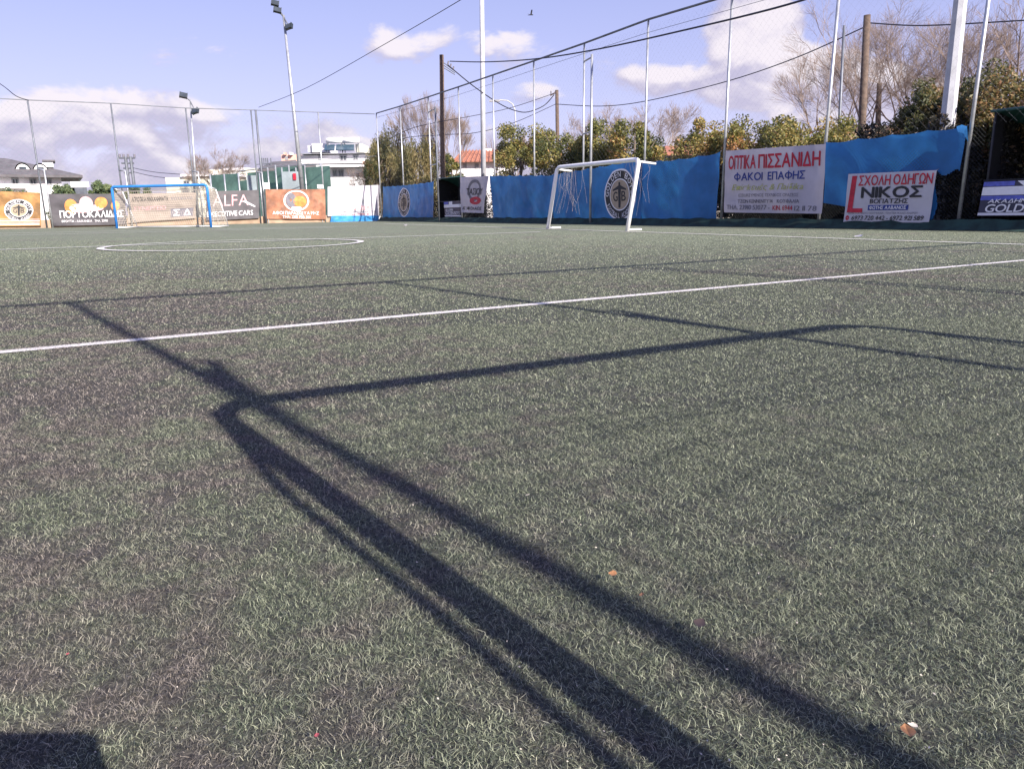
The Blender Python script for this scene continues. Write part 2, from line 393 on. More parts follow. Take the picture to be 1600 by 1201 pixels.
# fibres: real blades out to about 12 m
def blades():
    out = []
    hv = (800 / FPX) * 1.06
    zones = [(0.60, 1.3, 100000, 0.00075, 0.0082), (1.3, 2.3, 52000, 0.00095, 0.0090), (2.3, 4.2, 20000, 0.0015, 0.0100),
             (4.2, 7.5, 6000, 0.0027, 0.0110), (7.5, 24.0, 1250, 0.0056, 0.011)]
    for y0, y1, dn, wd, ht in zones:
        xw = hv * y1 + 0.9
        n = int(dn * 2 * xw * (y1 - y0))
        x = nrs.uniform(-xw, xw, n); y = nrs.uniform(y0, y1, n)
        k = ((np.abs(x) < hv * y + 0.15) | ((np.abs(x) < hv * y + 0.9) & (nrs.rand(n) < 0.28))) & ((y < 9) | (nrs.rand(n) < ((24 - y) / 15) ** 1.4)); x, y = x[k], y[k]; n = len(x)
        out.append((x, y, np.full(n, wd) * nrs.uniform(0.7, 1.3, n), ht * nrs.uniform(0.5, 1.35, n)))
    x, y, wd, ht = [np.concatenate(c) for c in zip(*out)]
    n = len(x)
    # clumpy lean: matted fibres share a slowly changing direction
    ph = 2.3 * np.sin(x * 19.1 + 3 * np.sin(y * 15.3)) + 2.1 * np.cos(y * 21.7 + 2 * np.sin(x * 16.1)) + nrs.normal(0, 1.6, n)
    dx, dy = np.cos(ph), np.sin(ph); px_, py_ = -dy, dx
    lean = nrs.uniform(0.3, 1.3, n) * ht; curl = nrs.uniform(-0.9, 1.1, n) * ht
    fa = nrs.uniform(0, 2 * PI, n); wx, wy = np.cos(fa) * wd / 2, np.sin(fa) * wd / 2
    z1 = ht * nrs.uniform(0.35, 0.6, n); z2 = ht * nrs.uniform(0.3, 0.95, n)
    mx_, my_ = x + dx * lean * 0.45, y + dy * lean * 0.45
    tx, ty = x + dx * lean + px_ * curl, y + dy * lean + py_ * curl
    V = np.empty((n, 6, 3), np.float32)
    V[:, 0] = np.c_[x - wx, y - wy, np.zeros(n)]; V[:, 1] = np.c_[x + wx, y + wy, np.zeros(n)]
    V[:, 2] = np.c_[mx_ - wx, my_ - wy, z1]; V[:, 3] = np.c_[mx_ + wx, my_ + wy, z1]
    V[:, 4] = np.c_[tx - wx * .6, ty - wy * .6, z2]; V[:, 5] = np.c_[tx + wx * .6, ty + wy * .6, z2]
    i = (np.arange(n) * 6)[:, None]
    F = np.concatenate([i + np.array([[0, 1, 3, 2]]), i + np.array([[2, 3, 5, 4]])]).astype(np.int32)
    tone = np.clip(nrs.beta(0.95, 1.75, n) + (nrs.rand(n) < 0.02) * 0.5, 0, 1)
    q = nearB - nearA; q.normalize(); dist = np.abs((x - nearA.x) * q.y - (y - nearA.y) * q.x)
    line = (dist + nrs.normal(0, 0.005, n) < 0.047).astype(float) * (nrs.rand(n) < 0.86)
    npmesh('turf_fibres', V.reshape(-1, 3), F, BLADE, attrs={'tone': np.repeat(tone, 6), 'line': np.repeat(line, 6)}, kind='stuff')
    print('blades', n)
blades()

# ------------------------------------------------------------ nets and fences
def wires(plane, s0, s1, z0, z1, cell, r, mode, off=0.0, sag=None):
    """long thin wires crossing a vertical rectangle; mode 'dia' or 'sq'"""
    b = MB(); P = plane.pt
    def w_(a, b_):
        p, q = P(*a, off), P(*b_, off); n_ = plane.n * r; d_ = (q - p).normalized(); c_ = d_.cross(plane.n).normalized() * r
        i = len(b.v)
        for e in (p, q): b.v.extend([tuple(e + n_), tuple(e - n_ * 0.5 + c_ * 0.87), tuple(e - n_ * 0.5 - c_ * 0.87)])
        for j in range(3): b.f.append((i + j, i + (j + 1) % 3, i + 3 + (j + 1) % 3, i + 3 + j))
    hgt = z1 - z0
    if mode == 'sq':
        k = s0
        while k <= s1: w_((k, z0), (k, z1)); k += cell
        k = z0
        while k <= z1 + 1e-6: w_((s0, k), (s1, k)); k += cell
    else:
        st = cell * 1.4142; k = s0 - hgt
        while k < s1:
            for sg in (0, 1):
                a0, a1 = k, k + hgt
                za, zb = (z0, z1) if sg == 0 else (z1, z0)
                lo, hi = max(a0, s0), min(a1, s1)
                if hi > lo:
                    f0, f1 = (lo - a0) / hgt, (hi - a0) / hgt
                    w_((lo, za + (zb - za) * f0), (hi, za + (zb - za) * f1))
            k += st
    return b

fr = empty('fence', FR.pt(0, 0), 'tall netted steel fence along the right side of the pitch behind the blue tarpaulins', 'fence')
# posts of the right fence: (x at top, y at top) and a height cap
rail = []
RPOST = [(588, 178), (625, 167), (669, 152.5), (716, 137), (770, 118.5), (834, 96.5), (913, 69), (1013, 32), (1145, -18), (1317, -75), (1566, -160)]
for k, (x, y) in enumerate(RPOST):
    q = FR.hit(x, y); s_ = (q - FR.p).dot(FR.d); rail.append((s_, q.z))
s_last = rail[-1][0]
for s_, z in ((s_last + 3.3, rail[-1][1]), (s_last + 6.6, rail[-1][1])): rail.append((s_, z))
zr = sum(z for s_, z in rail[2:8]) / 6
rail = [(s_, z if i < 8 else zr) for i, (s_, z) in enumerate(rail)]
for i, (s_, z) in enumerate(rail):
    b = MB(); lean = (-0.10 if i in (9, 10) else 0.0)
    b.tube([FR.pt(s_ + lean, -0.05, 0.0), FR.pt(s_, z, 0.0)], 0.045 if i > 7 else 0.04, 10)
    b.build('post', GALV, fr, True)
b = MB(); b.tube([FR.pt(s_, z + 0.03) for s_, z in rail], 0.04, 8); b.build('top_rail', GALVD, fr, True)
for k, (x, y, z1x) in enumerate(((680, 167, 0), (925, 85, 0))):
    q = FR.hit(x, y, 0.25); s_ = (q - FR.p).dot(FR.d); sp = rail[2][0] if k == 0 else rail[6][0]
    b = MB(); b.tube([FR.pt(s_, 0, 0.25), FR.pt(s_, q.z, 0.25)], 0.05, 8); br = b.build('brace_post', GALV if k else GALVD, fr, True)
    for zz in (q.z - 0.1, 3.2 if k == 0 else 3.6):
        b = MB(); b.tube([FR.pt(sp, zz, 0.0), FR.pt(s_, zz, 0.25)], 0.03, 6); b.build('bracket', GALV, br)
b = wires(FR, rail[0][0], rail[-1][0], 2.4, zr - 0.1, 0.16, 0.0009, 'dia', 0.05); b.build('netting', CORD, fr, kind='stuff')
gaps = [rail[0][0], FR.s_of(680, 330), FR.s_of(718, 330), FR.s_of(1526, 330)]
for g0, g1 in ((gaps[0], gaps[1]), (gaps[2], gaps[3])):
    b = wires(FR, g0, g1, 0.05, 2.4, 0.065, 0.0022, 'dia', 0.03); b.build('chain_link', CHAIN, fr, kind='stuff')
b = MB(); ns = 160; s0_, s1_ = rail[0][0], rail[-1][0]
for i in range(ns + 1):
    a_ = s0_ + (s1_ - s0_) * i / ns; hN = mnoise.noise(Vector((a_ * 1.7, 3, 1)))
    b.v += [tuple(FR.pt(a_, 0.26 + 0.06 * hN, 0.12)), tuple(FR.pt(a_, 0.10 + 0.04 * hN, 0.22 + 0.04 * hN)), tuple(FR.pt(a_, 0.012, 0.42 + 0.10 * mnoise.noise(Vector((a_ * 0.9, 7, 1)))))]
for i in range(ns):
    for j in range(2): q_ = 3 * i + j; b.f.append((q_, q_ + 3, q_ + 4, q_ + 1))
b.build('netting_shade_skirt', mat('netting_and_shade_green', (0.012, 0.035, 0.028), 0.9, 0, 0.5, 3, 0.6, 12), fr, True)  # green base netting plus the tarpaulins' shade strip, built as one dark sheet
b = MB(); b.tube([FR.pt(rail[0][0], zr * .965, .04), FR.pt(rail[3][0], zr * .94, .04), FR.pt(rail[7][0], zr * .955, .04), FR.pt(rail[9][0], zr * .93, .04)], 0.008, 5); b.build('net_rope', CORD, fr)

ffn = empty('fence', FF.pt(0, 0), 'tall netted fence across the far end behind the blue goal', 'fence')
FPOST = [(392, 172.5), (290, 169.5), (173, 162), (43, 157), (497, 176)]
frail = [(0.0, rail[0][1])]
for x, y in sorted(FPOST, key=lambda q: -q[0]):
    q = FF.hit(x, y); frail.append(((q - FF.p).dot(FF.d), q.z))
for k in range(1, 5): frail.append((frail[5][0] + 6.6 * k, frail[5][1]))
for i, (s_, z) in enumerate(frail):
    if i == 0: continue
    b = MB(); lean = 0.0
    b.tube([FF.pt(s_ + lean, 0, 0), FF.pt(s_, z, 0)], 0.045, 8); b.build('post', GALVD if i != 1 else GALV, ffn, True)
    if i in (2, 3, 4, 5):
        b = MB(); b.tube([FF.pt(s_ - 0.28, 0, 0.25), FF.pt(s_ - 0.28, 3.1, 0.25), FF.pt(s_, 3.15, 0)], 0.05, 8); b.build('brace_post', GALV, ffn, True)
q = FF.hit(399, 172); b = MB(); s2 = (q - FF.p).dot(FF.d); b.tube([FF.pt(s2, 0, .3), FF.pt(s2, q.z, .05)], 0.07, 8); b.build('gate_post', GALVD, ffn, True)
b = MB(); b.tube([FF.pt(s_, z + 0.02) for s_, z in frail], 0.028, 6); b.build('top_rail', GALVD, ffn, True)
b = MB(); b.tube([FF.pt(0, 4.3), FF.pt(frail[2][0], 3.6)], 0.02, 6); b.build('middle_rail', GALVD, ffn, True)
b = wires(FF, 0, frail[-1][0], 0.3, frail[3][1] - 0.1, 0.20, 0.0016, 'dia', 0.05); b.build('netting', CORDG, ffn, kind='stuff')

NP_ = Plane(AY * NF_OFF, AX, AY)
nf = empty('fence', NP_.pt(0, 0), 'netted steel fence behind the camera whose post shadows cross the turf', 'fence')
NFH = 0
tops = [G(110, 472), G(600, 441), G(975, 417)]
Lsh = Vector((LD.x, LD.y, 0)) / math.tan(SUN_EL)
NFH = sum(((Vector((g_.x, g_.y, 0)) - NP_.p).dot(AY)) / Lsh.dot(AY) for g_ in tops) / 3
npos = [((Vector((g_.x, g_.y, 0)) - Lsh * NFH) - NP_.p).dot(AX) for g_ in tops]
print('near fence height', NFH, npos)
allp = [npos[0] - 2.6 * k for k in (4, 3, 2, 1)] + npos + [npos[2] + 2.6 * k for k in (1, 2, 3)]
for i, s_ in enumerate(allp):
    b = MB(); b.tube([NP_.pt(s_, 0), NP_.pt(s_, NFH)], 0.037, 10); pp = b.build('post', GALV, nf, True)
    if i == 6:
        b = MB(); b.tube([NP_.pt(s_ + 0.14, 0, .1), NP_.pt(s_ + 0.14, NFH - 0.2, .1)], 0.03, 8); b.build('brace_post', GALV, nf, True)
def hgt_on_post(px, py, s_):
    g_ = G(px, py); return (Vector((g_.x, g_.y, 0)) - NP_.pt(s_, 0)).length / Lsh.length
h1 = hgt_on_post(296, 577, npos[0]); h2 = hgt_on_post(975, 489, npos[1])
for s_, h_ in ((npos[0], h1), (npos[1], h2)):
    b = MB(); b.tube([NP_.pt(s_ - 0.0, h_ - 0.75), NP_.pt(s_ + 0.04, h_ - 0.35, 0.03), NP_.pt(s_ + 0.07, h_ - .1, 0.05), NP_.pt(s_ + 0.11, h_ + 0.02, 0.06), NP_.pt(s_ + 0.07, h_ + 0.06, 0.06)], [0.03, 0.04, 0.045, 0.035, .025], 8)
    b.build('pole_clamp', GALVD, nf, True)
b = MB(); b.tube([NP_.pt(allp[0], NFH), NP_.pt(allp[-1], NFH)], 0.038, 8); b.build('top_rail', GALV, nf, True)
b = wires(NP_, allp[0], allp[-1], 0.1, NFH - 0.1, 0.18, 0.0014, 'dia', 0.03); b.build('netting', CORD, nf, kind='stuff')

# low beige wall under the far banners
b = MB(); b.box((0, -0.25, -0.05), (46, 0.0, 0.44), Matrix.Translation(FF.pt(0.6, 0, -0.05)) @ Matrix((( FF.d.x, FF.n.x, 0, 0), (FF.d.y, FF.n.y, 0, 0), (0, 0, 1, 0), (0, 0, 0, 1))))
tag(b.build('low_wall', BEIGE), 'low beige kerb wall running below the banners at the far end of the pitch', 'wall')

# ------------------------------------------------------------ banners
def bil(c, u, v):
    tl, tr, br, bl_ = c
    return (tl * (1 - u) + tr * u) * v + (bl_ * (1 - u) + br * u) * (1 - v)
class Sheet:
    """a hanging sheet spanned by four points, with creases and sag"""
    def __init__(s, c, nrm, amp=0.03, seed=0, sag=0.0, fr=2.0, scallop=0.0, rag=None, hole=None):
        s.hole = hole; s.c = c; s.n = nrm; s.amp = amp; s.seed = seed; s.sag = sag; s.fr = fr; s.scallop = scallop; s.rag = rag
        s.w = (c[1] - c[0]).length; s.h = (c[0] - c[3]).length
    def S(s, u, v, off=0.0):
        p = bil(s.c, u, v)
        if s.rag: p = p + Vector((0, 0, 1)) * s.rag(u) * (1 - v)
        x, z = u * s.w, v * s.h
        q = Vector((x * s.fr * 0.5 + z * 0.35, z * s.fr * 0.45 - x * 0.12, s.seed * 7.3))
        a = mnoise.noise(q) + 0.5 * mnoise.noise(q * 2.3) + 0.25 * mnoise.noise(q * 5.1)
        # diagonal pull folds from the tied corners
        a += 0.5 * math.sin((x * 1.7 + z * 3.1) * 1.6 + s.seed) * max(0, 0.6 - v)
        a += 0.45 * math.sin(x * 5.1 + s.seed + 1.3 * mnoise.noise(Vector((x * .6, z, s.seed)))) * max(0.0, abs(u - .5) * 2 - .5) + 0.35 * math.sin((z * 2.2 + x * 0.8) * 2.6 + s.seed * 2) * max(0, .45 - v)
        p = p + s.n * (a * s.amp + off)
        if s.sag: p = p - Vector((0, 0, 1)) * s.sag * 4 * u * (1 - u) * v
        if s.scallop: p = p - Vector((0, 0, 1)) * s.scallop * abs(math.sin(u * PI * max(2, round(s.w / 0.9)))) ** 0.7 * v ** 3
        return p
def sheet_obj(name, sh, material, parent=None, nu=None, nv=None):
    q_ = 40 if sh.hole else 12; nu = nu or max(12, int(sh.w * q_)); nv = nv or max(10, int(sh.h * q_)); b = MB()
    for j in range(nv + 1):
        for i in range(nu + 1): b.v.append(tuple(sh.S(i / nu, j / nv)))
    for j in range(nv):
        for i in range(nu):
            if sh.hole and sh.hole((i + .5) / nu, (j + .5) / nv): continue
            a = j * (nu + 1) + i; b.f.append((a, a + 1, a + nu + 2, a + nu + 1))
    return b.build(name, material, parent, True)
_tc = {}
_LAT = dict(zip('ΑΒΕΖΗΙΚΜΝΟΡΤΥΧακοάυι', 'ABEZHIKMNOPTYXakoaui'))
_gc = {}
def glyph(ch):
    """one character as a clean flat mesh; cap height about 0.69"""
    ch = _LAT.get(ch, ch)
    if ch in _gc: return _gc[ch]
    src = {'Φ': 'O', 'Λ': 'V'}.get(ch, ch)
    cu = bpy.data.curves.new('lettering', 'FONT'); cu.body = src; cu.resolution_u = 3
    ob = bpy.data.objects.new('lettering', cu); C.objects.link(ob)
    dg = bpy.context.evaluated_depsgraph_get(); dg.update()
    me = bpy.data.meshes.new_from_object(ob.evaluated_get(dg))
    bpy.data.objects.remove(ob); bpy.data.curves.remove(cu)
    V = [list(v.co[:2]) for v in me.vertices]; F = [tuple(p.vertices) for p in me.polygons]; bpy.data.meshes.remove(me)
    if ord(src[0]) > 0x370: V = [[x * .945, y * .945] for x, y in V]
    if ch == 'Λ': V = [[x, 0.68 - y] for x, y in V]
    if ch == 'Φ':
        xs = [v[0] for v in V]; xm = (min(xs) + max(xs)) / 2; ys = [v[1] for v in V]; ym = (min(ys) + max(ys)) / 2
        V = [[x, ym + (y - ym) * 0.74] for x, y in V]; yt = max(v[1] for v in V); yb = min(v[1] for v in V); th = 0.066
        for y0, y1 in ((yt - .002, 0.72), (yb + th, yt - th), (-0.03, yb + .002)):
            i = len(V); V += [[xm - .05, y0], [xm + .05, y0], [xm + .05, y1], [xm - .05, y1]]; F.append((i, i + 1, i + 2, i + 3))
    if V:
        x0 = min(v[0] for v in V); V = [[x - x0, y] for x, y in V]
    _gc[ch] = (V, F, max([v[0] for v in V], default=0.0)); return _gc[ch]
def text_mesh(s, bold=0.0, shear=0.0):
    key = (s, shear)
    if key in _tc: return _tc[key]
    pen = 0.0; AV = []; AF = []
    for ch in s:
        if ch == ' ': pen += 0.25; continue
        V, F, w_ = glyph(ch); i = len(AV)
        AV += [(x + pen + shear * y, y) for x, y in V]; AF += [tuple(i + q for q in f) for f in F]; pen += w_ + 0.085
    bm = bmesh.new(); vs = [bm.verts.new((x, y, 0)) for x, y in AV]
    for f in AF:
        try: bm.faces.new([vs[i] for i in f])
        except ValueError: pass
    if len(bm.verts):
        k_ = 0.3
        while k_ < pen:
            bmesh.ops.bisect_plane(bm, geom=bm.verts[:] + bm.edges[:] + bm.faces[:], plane_co=(k_, 0, 0), plane_no=(1, 0, 0)); k_ += 0.3
        for k_ in (0.2, 0.4, 0.6):
            bmesh.ops.bisect_plane(bm, geom=bm.verts[:] + bm.edges[:] + bm.faces[:], plane_co=(0, k_, 0), plane_no=(0, 1, 0))
    bm.verts.index_update()
    V = [tuple(v.co[:2]) for v in bm.verts]; F = [tuple(v.index for v in p.verts) for p in bm.faces]; bm.free()
    xs = [v[0] for v in V] or [0, 1]; ys = [v[1] for v in V] or [0, 1]
    bb_ = (min(xs), min(ys), max(xs), max(ys)); _tc[key] = (V, F, bb_); return _tc[key]
def put_text(b, sh, s, u0, v0, u1, v1, bold=0.0, shear=0.0, off=0.012, data=None):
    V, F, (x0, y0, x1, y1) = data or text_mesh(s, 0, shear)
    k3 = max(0.0, bold) * 0.45
    cps = [(0, 0, 0)] if k3 == 0 else [(-k3, k3 * .5, 0.002), (k3, -k3 * .5, 0.0), (0, k3, .004), (0, -k3, .006)]
    for dx, dy, do in cps:
        i = len(b.v)
        for x, y in V: b.v.append(tuple(sh.S(u0 + (u1 - u0) * (x + dx - x0) / (x1 - x0), v0 + (v1 - v0) * (y + dy - y0) / (y1 - y0), off + do)))
        for f in F: b.f.append(tuple(i + k_ for k_ in f))
def text(sh, s, box, m_, parent, bold=0.0, shear=0.0, off=0.012, name='lettering'):
    u0, v0, u1, v1 = box
    if (v1 - v0) * sh.h < 0.17 or (sh.c[0] - CAM).length > 34:      # too small to pick apart
        b = MB(); put_text(b, sh, s, *box, bold, shear, off); return b.build(name, m_, parent, kind='stuff')
    V, F, bb_ = text_mesh(s, 0, shear); par = list(range(len(V)))
    def fd(i):
        while par[i] != i: par[i] = par[par[i]]; i = par[i]
        return i
    for f in F:
        for q in f[1:]: par[fd(q)] = fd(f[0])
    grp = {}
    for f in F: grp.setdefault(fd(f[0]), []).append(f)
    for fs in grp.values():
        ids = sorted({i for f in fs for i in f}); mp = {i: k_ for k_, i in enumerate(ids)}
        b = MB(); put_text(b, sh, None, *box, bold, shear, off, ([V[i] for i in ids], [tuple(mp[i] for i in f) for f in fs], bb_)); b.build('letter', m_, parent)
def shape(sh, pts, m_, parent, off=0.01, name='print'):
    b = MB(); b.poly([sh.S(u, v, off) for u, v in pts]); return b.build(name, m_, parent)
def grid_shape(sh, u0, v0, u1, v1, m_, parent, off=0.008, name='print', nu=10, nv=3):
    b = MB()
    for j in range(nv + 1):
        for i in range(nu + 1): b.v.append(tuple(sh.S(u0 + (u1 - u0) * i / nu, v0 + (v1 - v0) * j / nv, off)))
    for j in range(nv):
        for i in range(nu): a = j * (nu + 1) + i; b.f.append((a, a + 1, a + nu + 2, a + nu + 1))
    return b.build(name, m_, parent)
def disc(sh, uc, vc, ru, rv, m_, parent, off, r_in=0.0, name='emblem_ring', n=40):
    b = MB(); ks = 3
    for i in range(n):
        a0, a1 = 2 * PI * i / n, 2 * PI * (i + 1) / n
        for k_ in range(ks):
            f0 = r_in + (1 - r_in) * k_ / ks; f1 = r_in + (1 - r_in) * (k_ + 1) / ks
            P = [sh.S(uc + ru * f * math.cos(a), vc + rv * f * math.sin(a), off) for f, a in ((f0, a0), (f1, a0), (f1, a1), (f0, a1))]
            if f0 == 0: P = [P[0], P[1], P[2]]
            b.poly(P)
    return b.build(name, m_, parent)
def arc_text(sh, s, uc, vc, ru, rv, a0, a1, hgt, m_, parent, off, inward=False):
    b = MB(); n = len(s)
    for k_, ch in enumerate(s):
        if ch == ' ': continue
        a = a0 + (a1 - a0) * (k_ + 0.5) / n; wd = abs(a1 - a0) / n * 0.8
        V, F, (x0, y0, x1, y1) = text_mesh(ch, 0.02)
        i = len(b.v)
        for x, y in V:
            fx = (x - (x0 + x1) / 2) / max(0.45, x1 - x0); fy = (y - y0) / (y1 - y0)
            if not inward: aa = a - fx * wd; rr = 1 - hgt * 0.5 + hgt * (fy - 0.5)
            else: aa = a + fx * wd; rr = 1 - hgt * 0.5 - hgt * (fy - 0.5)
            b.v.append(tuple(sh.S(uc + ru * rr * math.cos(aa), vc + rv * rr * math.sin(aa), off)))
        for f in F: b.f.append(tuple(i + q_ for q_ in f))
    b.build('lettering', m_, parent, kind='stuff')
def club_emblem(sh, uc, vc, r_m, parent, r_v=None):
    ru, rv = r_m / sh.w, (r_v or r_m) / sh.h
    disc(sh, uc, vc, ru, rv, INKW, parent, 0.008, 0.0)
    disc(sh, uc, vc, ru * 0.93, rv * 0.93, INKK, parent, 0.014)
    disc(sh, uc, vc, ru * 0.62, rv * 0.62, INKW, parent, 0.020)
    disc(sh, uc, vc, ru * 0.58, rv * 0.58, INKBE, parent, 0.026)
    arc_text(sh, 'GOLDEN BOYS', uc, vc, ru * 0.90, rv * 0.90, math.radians(185), math.radians(-5), 0.24, INKW, parent, 0.022)
    arc_text(sh, 'FOOTBALL ACADEMY', uc, vc, ru * 0.90, rv * 0.90, math.radians(205), math.radians(335), 0.20, INKW, parent, 0.022, True)
    b = MB()
    for c, (x0, x1) in (('G', (-0.38, -0.12)), ('B', (0.12, 0.38))):
        put_text(b, sh, c, uc + ru * x0, vc - rv * 0.25, uc + ru * x1, vc + rv * 0.12, 0.02, 0, 0.032)
    b.build('initials', INKK, parent, kind='stuff')
    b = MB()
    for pl in ([(-0.07, -0.1), (-0.06, -0.5), (0.0, -0.52), (0.06, -0.5), (0.07, -0.1), (0.09, 0.25), (-0.09, 0.25)],
               [(-0.42, 0.14), (-0.42, 0.2), (-0.05, 0.36), (0.05, 0.36), (0.42, 0.2), (0.42, 0.14), (0.0, 0.22)],
               [(-0.06, 0.36), (0.06, 0.36), (0.05, 0.48), (-0.05, 0.48)]):
        b.poly([sh.S(uc + ru * x, vc + rv * y, 0.034) for x, y in pl])
    b.build('figure', INKK, parent)
def bpx(plane, tl, tr, br, bl_, off=0.09):
    return [plane.hit(*p_, off) for p_ in (tl, tr, br, bl_)]
def banner(name, plane, cpx, m_, label, cat='banner', off=0.09, group=None, **kw):
    c = bpx(plane, *cpx, off); sh = Sheet(c, plane.n, **kw)
    base = c[3] * 0.5 + c[2] * 0.5
    e = empty(name, base, label, cat, group)
    sheet_obj('cloth', sh, m_, e)
    return e, sh
def ties(e, sh, n=6):
    for k_ in range(n):
        p_ = sh.S(k_ / (n - 1), 1.0)
        b = MB(); b.tube([p_, p_ - sh.n * 0.08 + Vector((0, 0, 0.03))], 0.006, 4); b.build('tie', INKG, e)

# right fence sheets, far to near
e, sh = banner('tarpaulin', FR, ((598, 291), (677, 283), (677, 344), (598, 346)), TARP, 'blue tarpaulin with round club emblem at the far corner of the right fence', 'tarpaulin', scallop=0.05, amp=0.05, seed=1, sag=0.05, fr=1.5)
club_emblem(sh, 0.46, 0.52, 0.95, e, 0.95); ties(e, sh)
e, sh = banner('banner', FR, ((719, 277), (763, 275), (755, 333), (720, 332)), VINW, 'whitish banner with black and red map emblem between dugout and plain blue tarpaulin', amp=0.04, seed=2)
disc(sh, 0.55, 0.62, 0.24, 0.30, INKG, e, 0.010, 0.72, 'map_outline', 30)
disc(sh, 0.62, 0.34, 0.22, 0.11, INKR, e, 0.016, 0.3, 'red_patch', 20)
text(sh, 'ΤΑΣΙΟΥ', (0.28, 0.50, 0.86, 0.68), INKK, e, 0.02, off=0.022)
text(sh, 'ΑΓ. ΝΙΚΟΛΑΟΣ', (0.06, 0.08, 0.88, 0.17), INKK, e, 0.02)
e, sh = banner('tarpaulin', FR, ((766, 274), (864, 273), (864, 353), (771, 356)), TARP, 'plain blue tarpaulin left of the white goal, hanging lowest', 'tarpaulin', scallop=0.05, amp=0.055, seed=3, fr=1.2)
ties(e, sh)
e, sh = banner('tarpaulin', FR, ((864, 272), (1001, 249), (1002, 352), (864, 353)), TARP, 'blue tarpaulin with large round club emblem behind the white goal', 'tarpaulin', scallop=0.05, amp=0.05, seed=4, fr=1.0)
club_emblem(sh, 0.79, 0.50, 0.98, e, 0.93); ties(e, sh)
e, sh = banner('tarpaulin', FR, ((1001, 252), (1128, 237), (1118, 352), (1002, 353)), TARP, 'creased plain blue tarpaulin right of the white goal, beside the optician banner', 'tarpaulin', off=0.07, scallop=0.05, amp=0.065, seed=5, sag=0.06, fr=1.0)
ties(e, sh)
e, sh = banner('banner', FR, ((1134, 236), (1291, 225), (1284, 334), (1131, 332)), VINW, 'large white optician banner with red and blue Greek lettering', amp=0.035, seed=6, fr=1.2)
text(sh, 'ΟΠΤΙΚΑ', (0.045, 0.70, 0.335, 0.91), INKR, e, 0.045)
text(sh, 'ΠΙΣΣΑΝΙΔΗ', (0.365, 0.70, 0.955, 0.905), INKR, e, 0.045)
text(sh, 'ΦΑΚΟΙ  ΕΠΑΦΗΣ', (0.115, 0.51, 0.83, 0.64), INKB, e, 0.035)
text(sh, 'Επισκευές & Παιδικά', (0.09, 0.345, 0.82, 0.455), INKY, e, 0.01, 0.3)
text(sh, 'ΕΞΕΙΔΙΚΕΥΜΕΝΟΣ ΤΕΧΝΙΚΟΣ ΟΡΑΣΕΩΣ', (0.165, 0.255, 0.78, 0.305), INKG, e, 0.0)
text(sh, 'ΤΖΩΝ ΚΕΝΝΕΝΤΥ 14    ΚΟΥΦΑΛΙΑ', (0.16, 0.155, 0.79, 0.215), INKG, e, 0.01)
text(sh, 'ΤΗΛ. 23910 53077 -', (0.04, 0.05, 0.50, 0.125), INKG, e, 0.01)
text(sh, 'ΚΙΝ. 6944', (0.53, 0.045, 0.73, 0.12), INKR, e, 0.01)
text(sh, '12 11 78', (0.75, 0.04, 0.95, 0.115), INKG, e, 0.01)
ties(e, sh, 8)
e, sh = banner('tarpaulin', FR, ((1292, 222), (1512, 196), (1486, 352), (1288, 317)), TARP, 'torn blue tarpaulin above the driving school banner, its corner flapping', 'tarpaulin', off=0.06, amp=0.05, seed=8, fr=1.0, scallop=0.05, hole=lambda u, v: u > 0.86 + 0.02 * math.sin(v * 9) and v < 0.535 + 0.03 * math.sin(u * 40))
b = MB(); c_ = FR.hit(1512, 197, 0.06)
fl = [FR.hit(1494, 198, 0.07), FR.hit(1503, 195, 0.14), FR.hit(1511, 198, 0.2), FR.hit(1513, 222, 0.16), FR.hit(1505, 208, 0.18), FR.hit(1497, 207, 0.12)]
b.poly(fl[:3]); b.poly([fl[2], fl[3], fl[4]]); b.poly([fl[0], fl[2], fl[4], fl[5]]); b.build('torn_corner', TARPL, e); ties(e, sh, 7)
e, sh = banner('banner', FR, ((1325, 272), (1464, 266), (1451, 348), (1318, 347)), VINW2, 'white driving school banner with a red L, tied below the torn tarpaulin', amp=0.03, seed=9, off=0.16, fr=1.2)
shape(sh, [(0.03, 0.20), (0.22, 0.20), (0.22, 0.285), (0.095, 0.285), (0.115, 0.955), (0.055, 0.955)], INKR, e, 0.012, 'red_letter')
text(sh, 'ΣΧΟΛΗ ΟΔΗΓΩΝ', (0.145, 0.75, 0.975, 0.955), INKR, e, 0.025)
text(sh, 'ΝΙΚΟΣ', (0.19, 0.50, 0.88, 0.715), INKK, e, 0.06)
text(sh, 'ΒΟΓΙΑΤΖΗΣ', (0.305, 0.382, 0.74, 0.475), INKK, e, 0.02)
grid_shape(sh, 0.285, 0.245, 0.755, 0.35, INKB, e, 0.010)
text(sh, 'ΦΩΤΗΣ ΑΛΒΑΝΟΣ', (0.305, 0.262, 0.735, 0.335), INKW, e, 0.02, off=0.018)
text(sh, 'ΘΕΜΙΣΤΟΚΛΕΟΥΣ 5 ΚΟΥΦΑΛΙΑ - ΠΛΑΤΕΙΑ Μ.ΑΛΕΞΑΝΔΡΟΥ', (0.05, 0.168, 0.87, 0.21), INKG, e, 0.0)
text(sh, '6973 720 442 - 6972 921 589', (0.10, 0.045, 0.94, 0.135), INKK, e, 0.01, 0.15)
disc(sh, 0.045, 0.09, 0.022, 0.05, INKR, e, 0.012, 0.3, 'phone_symbol', 14); ties(e, sh, 5)

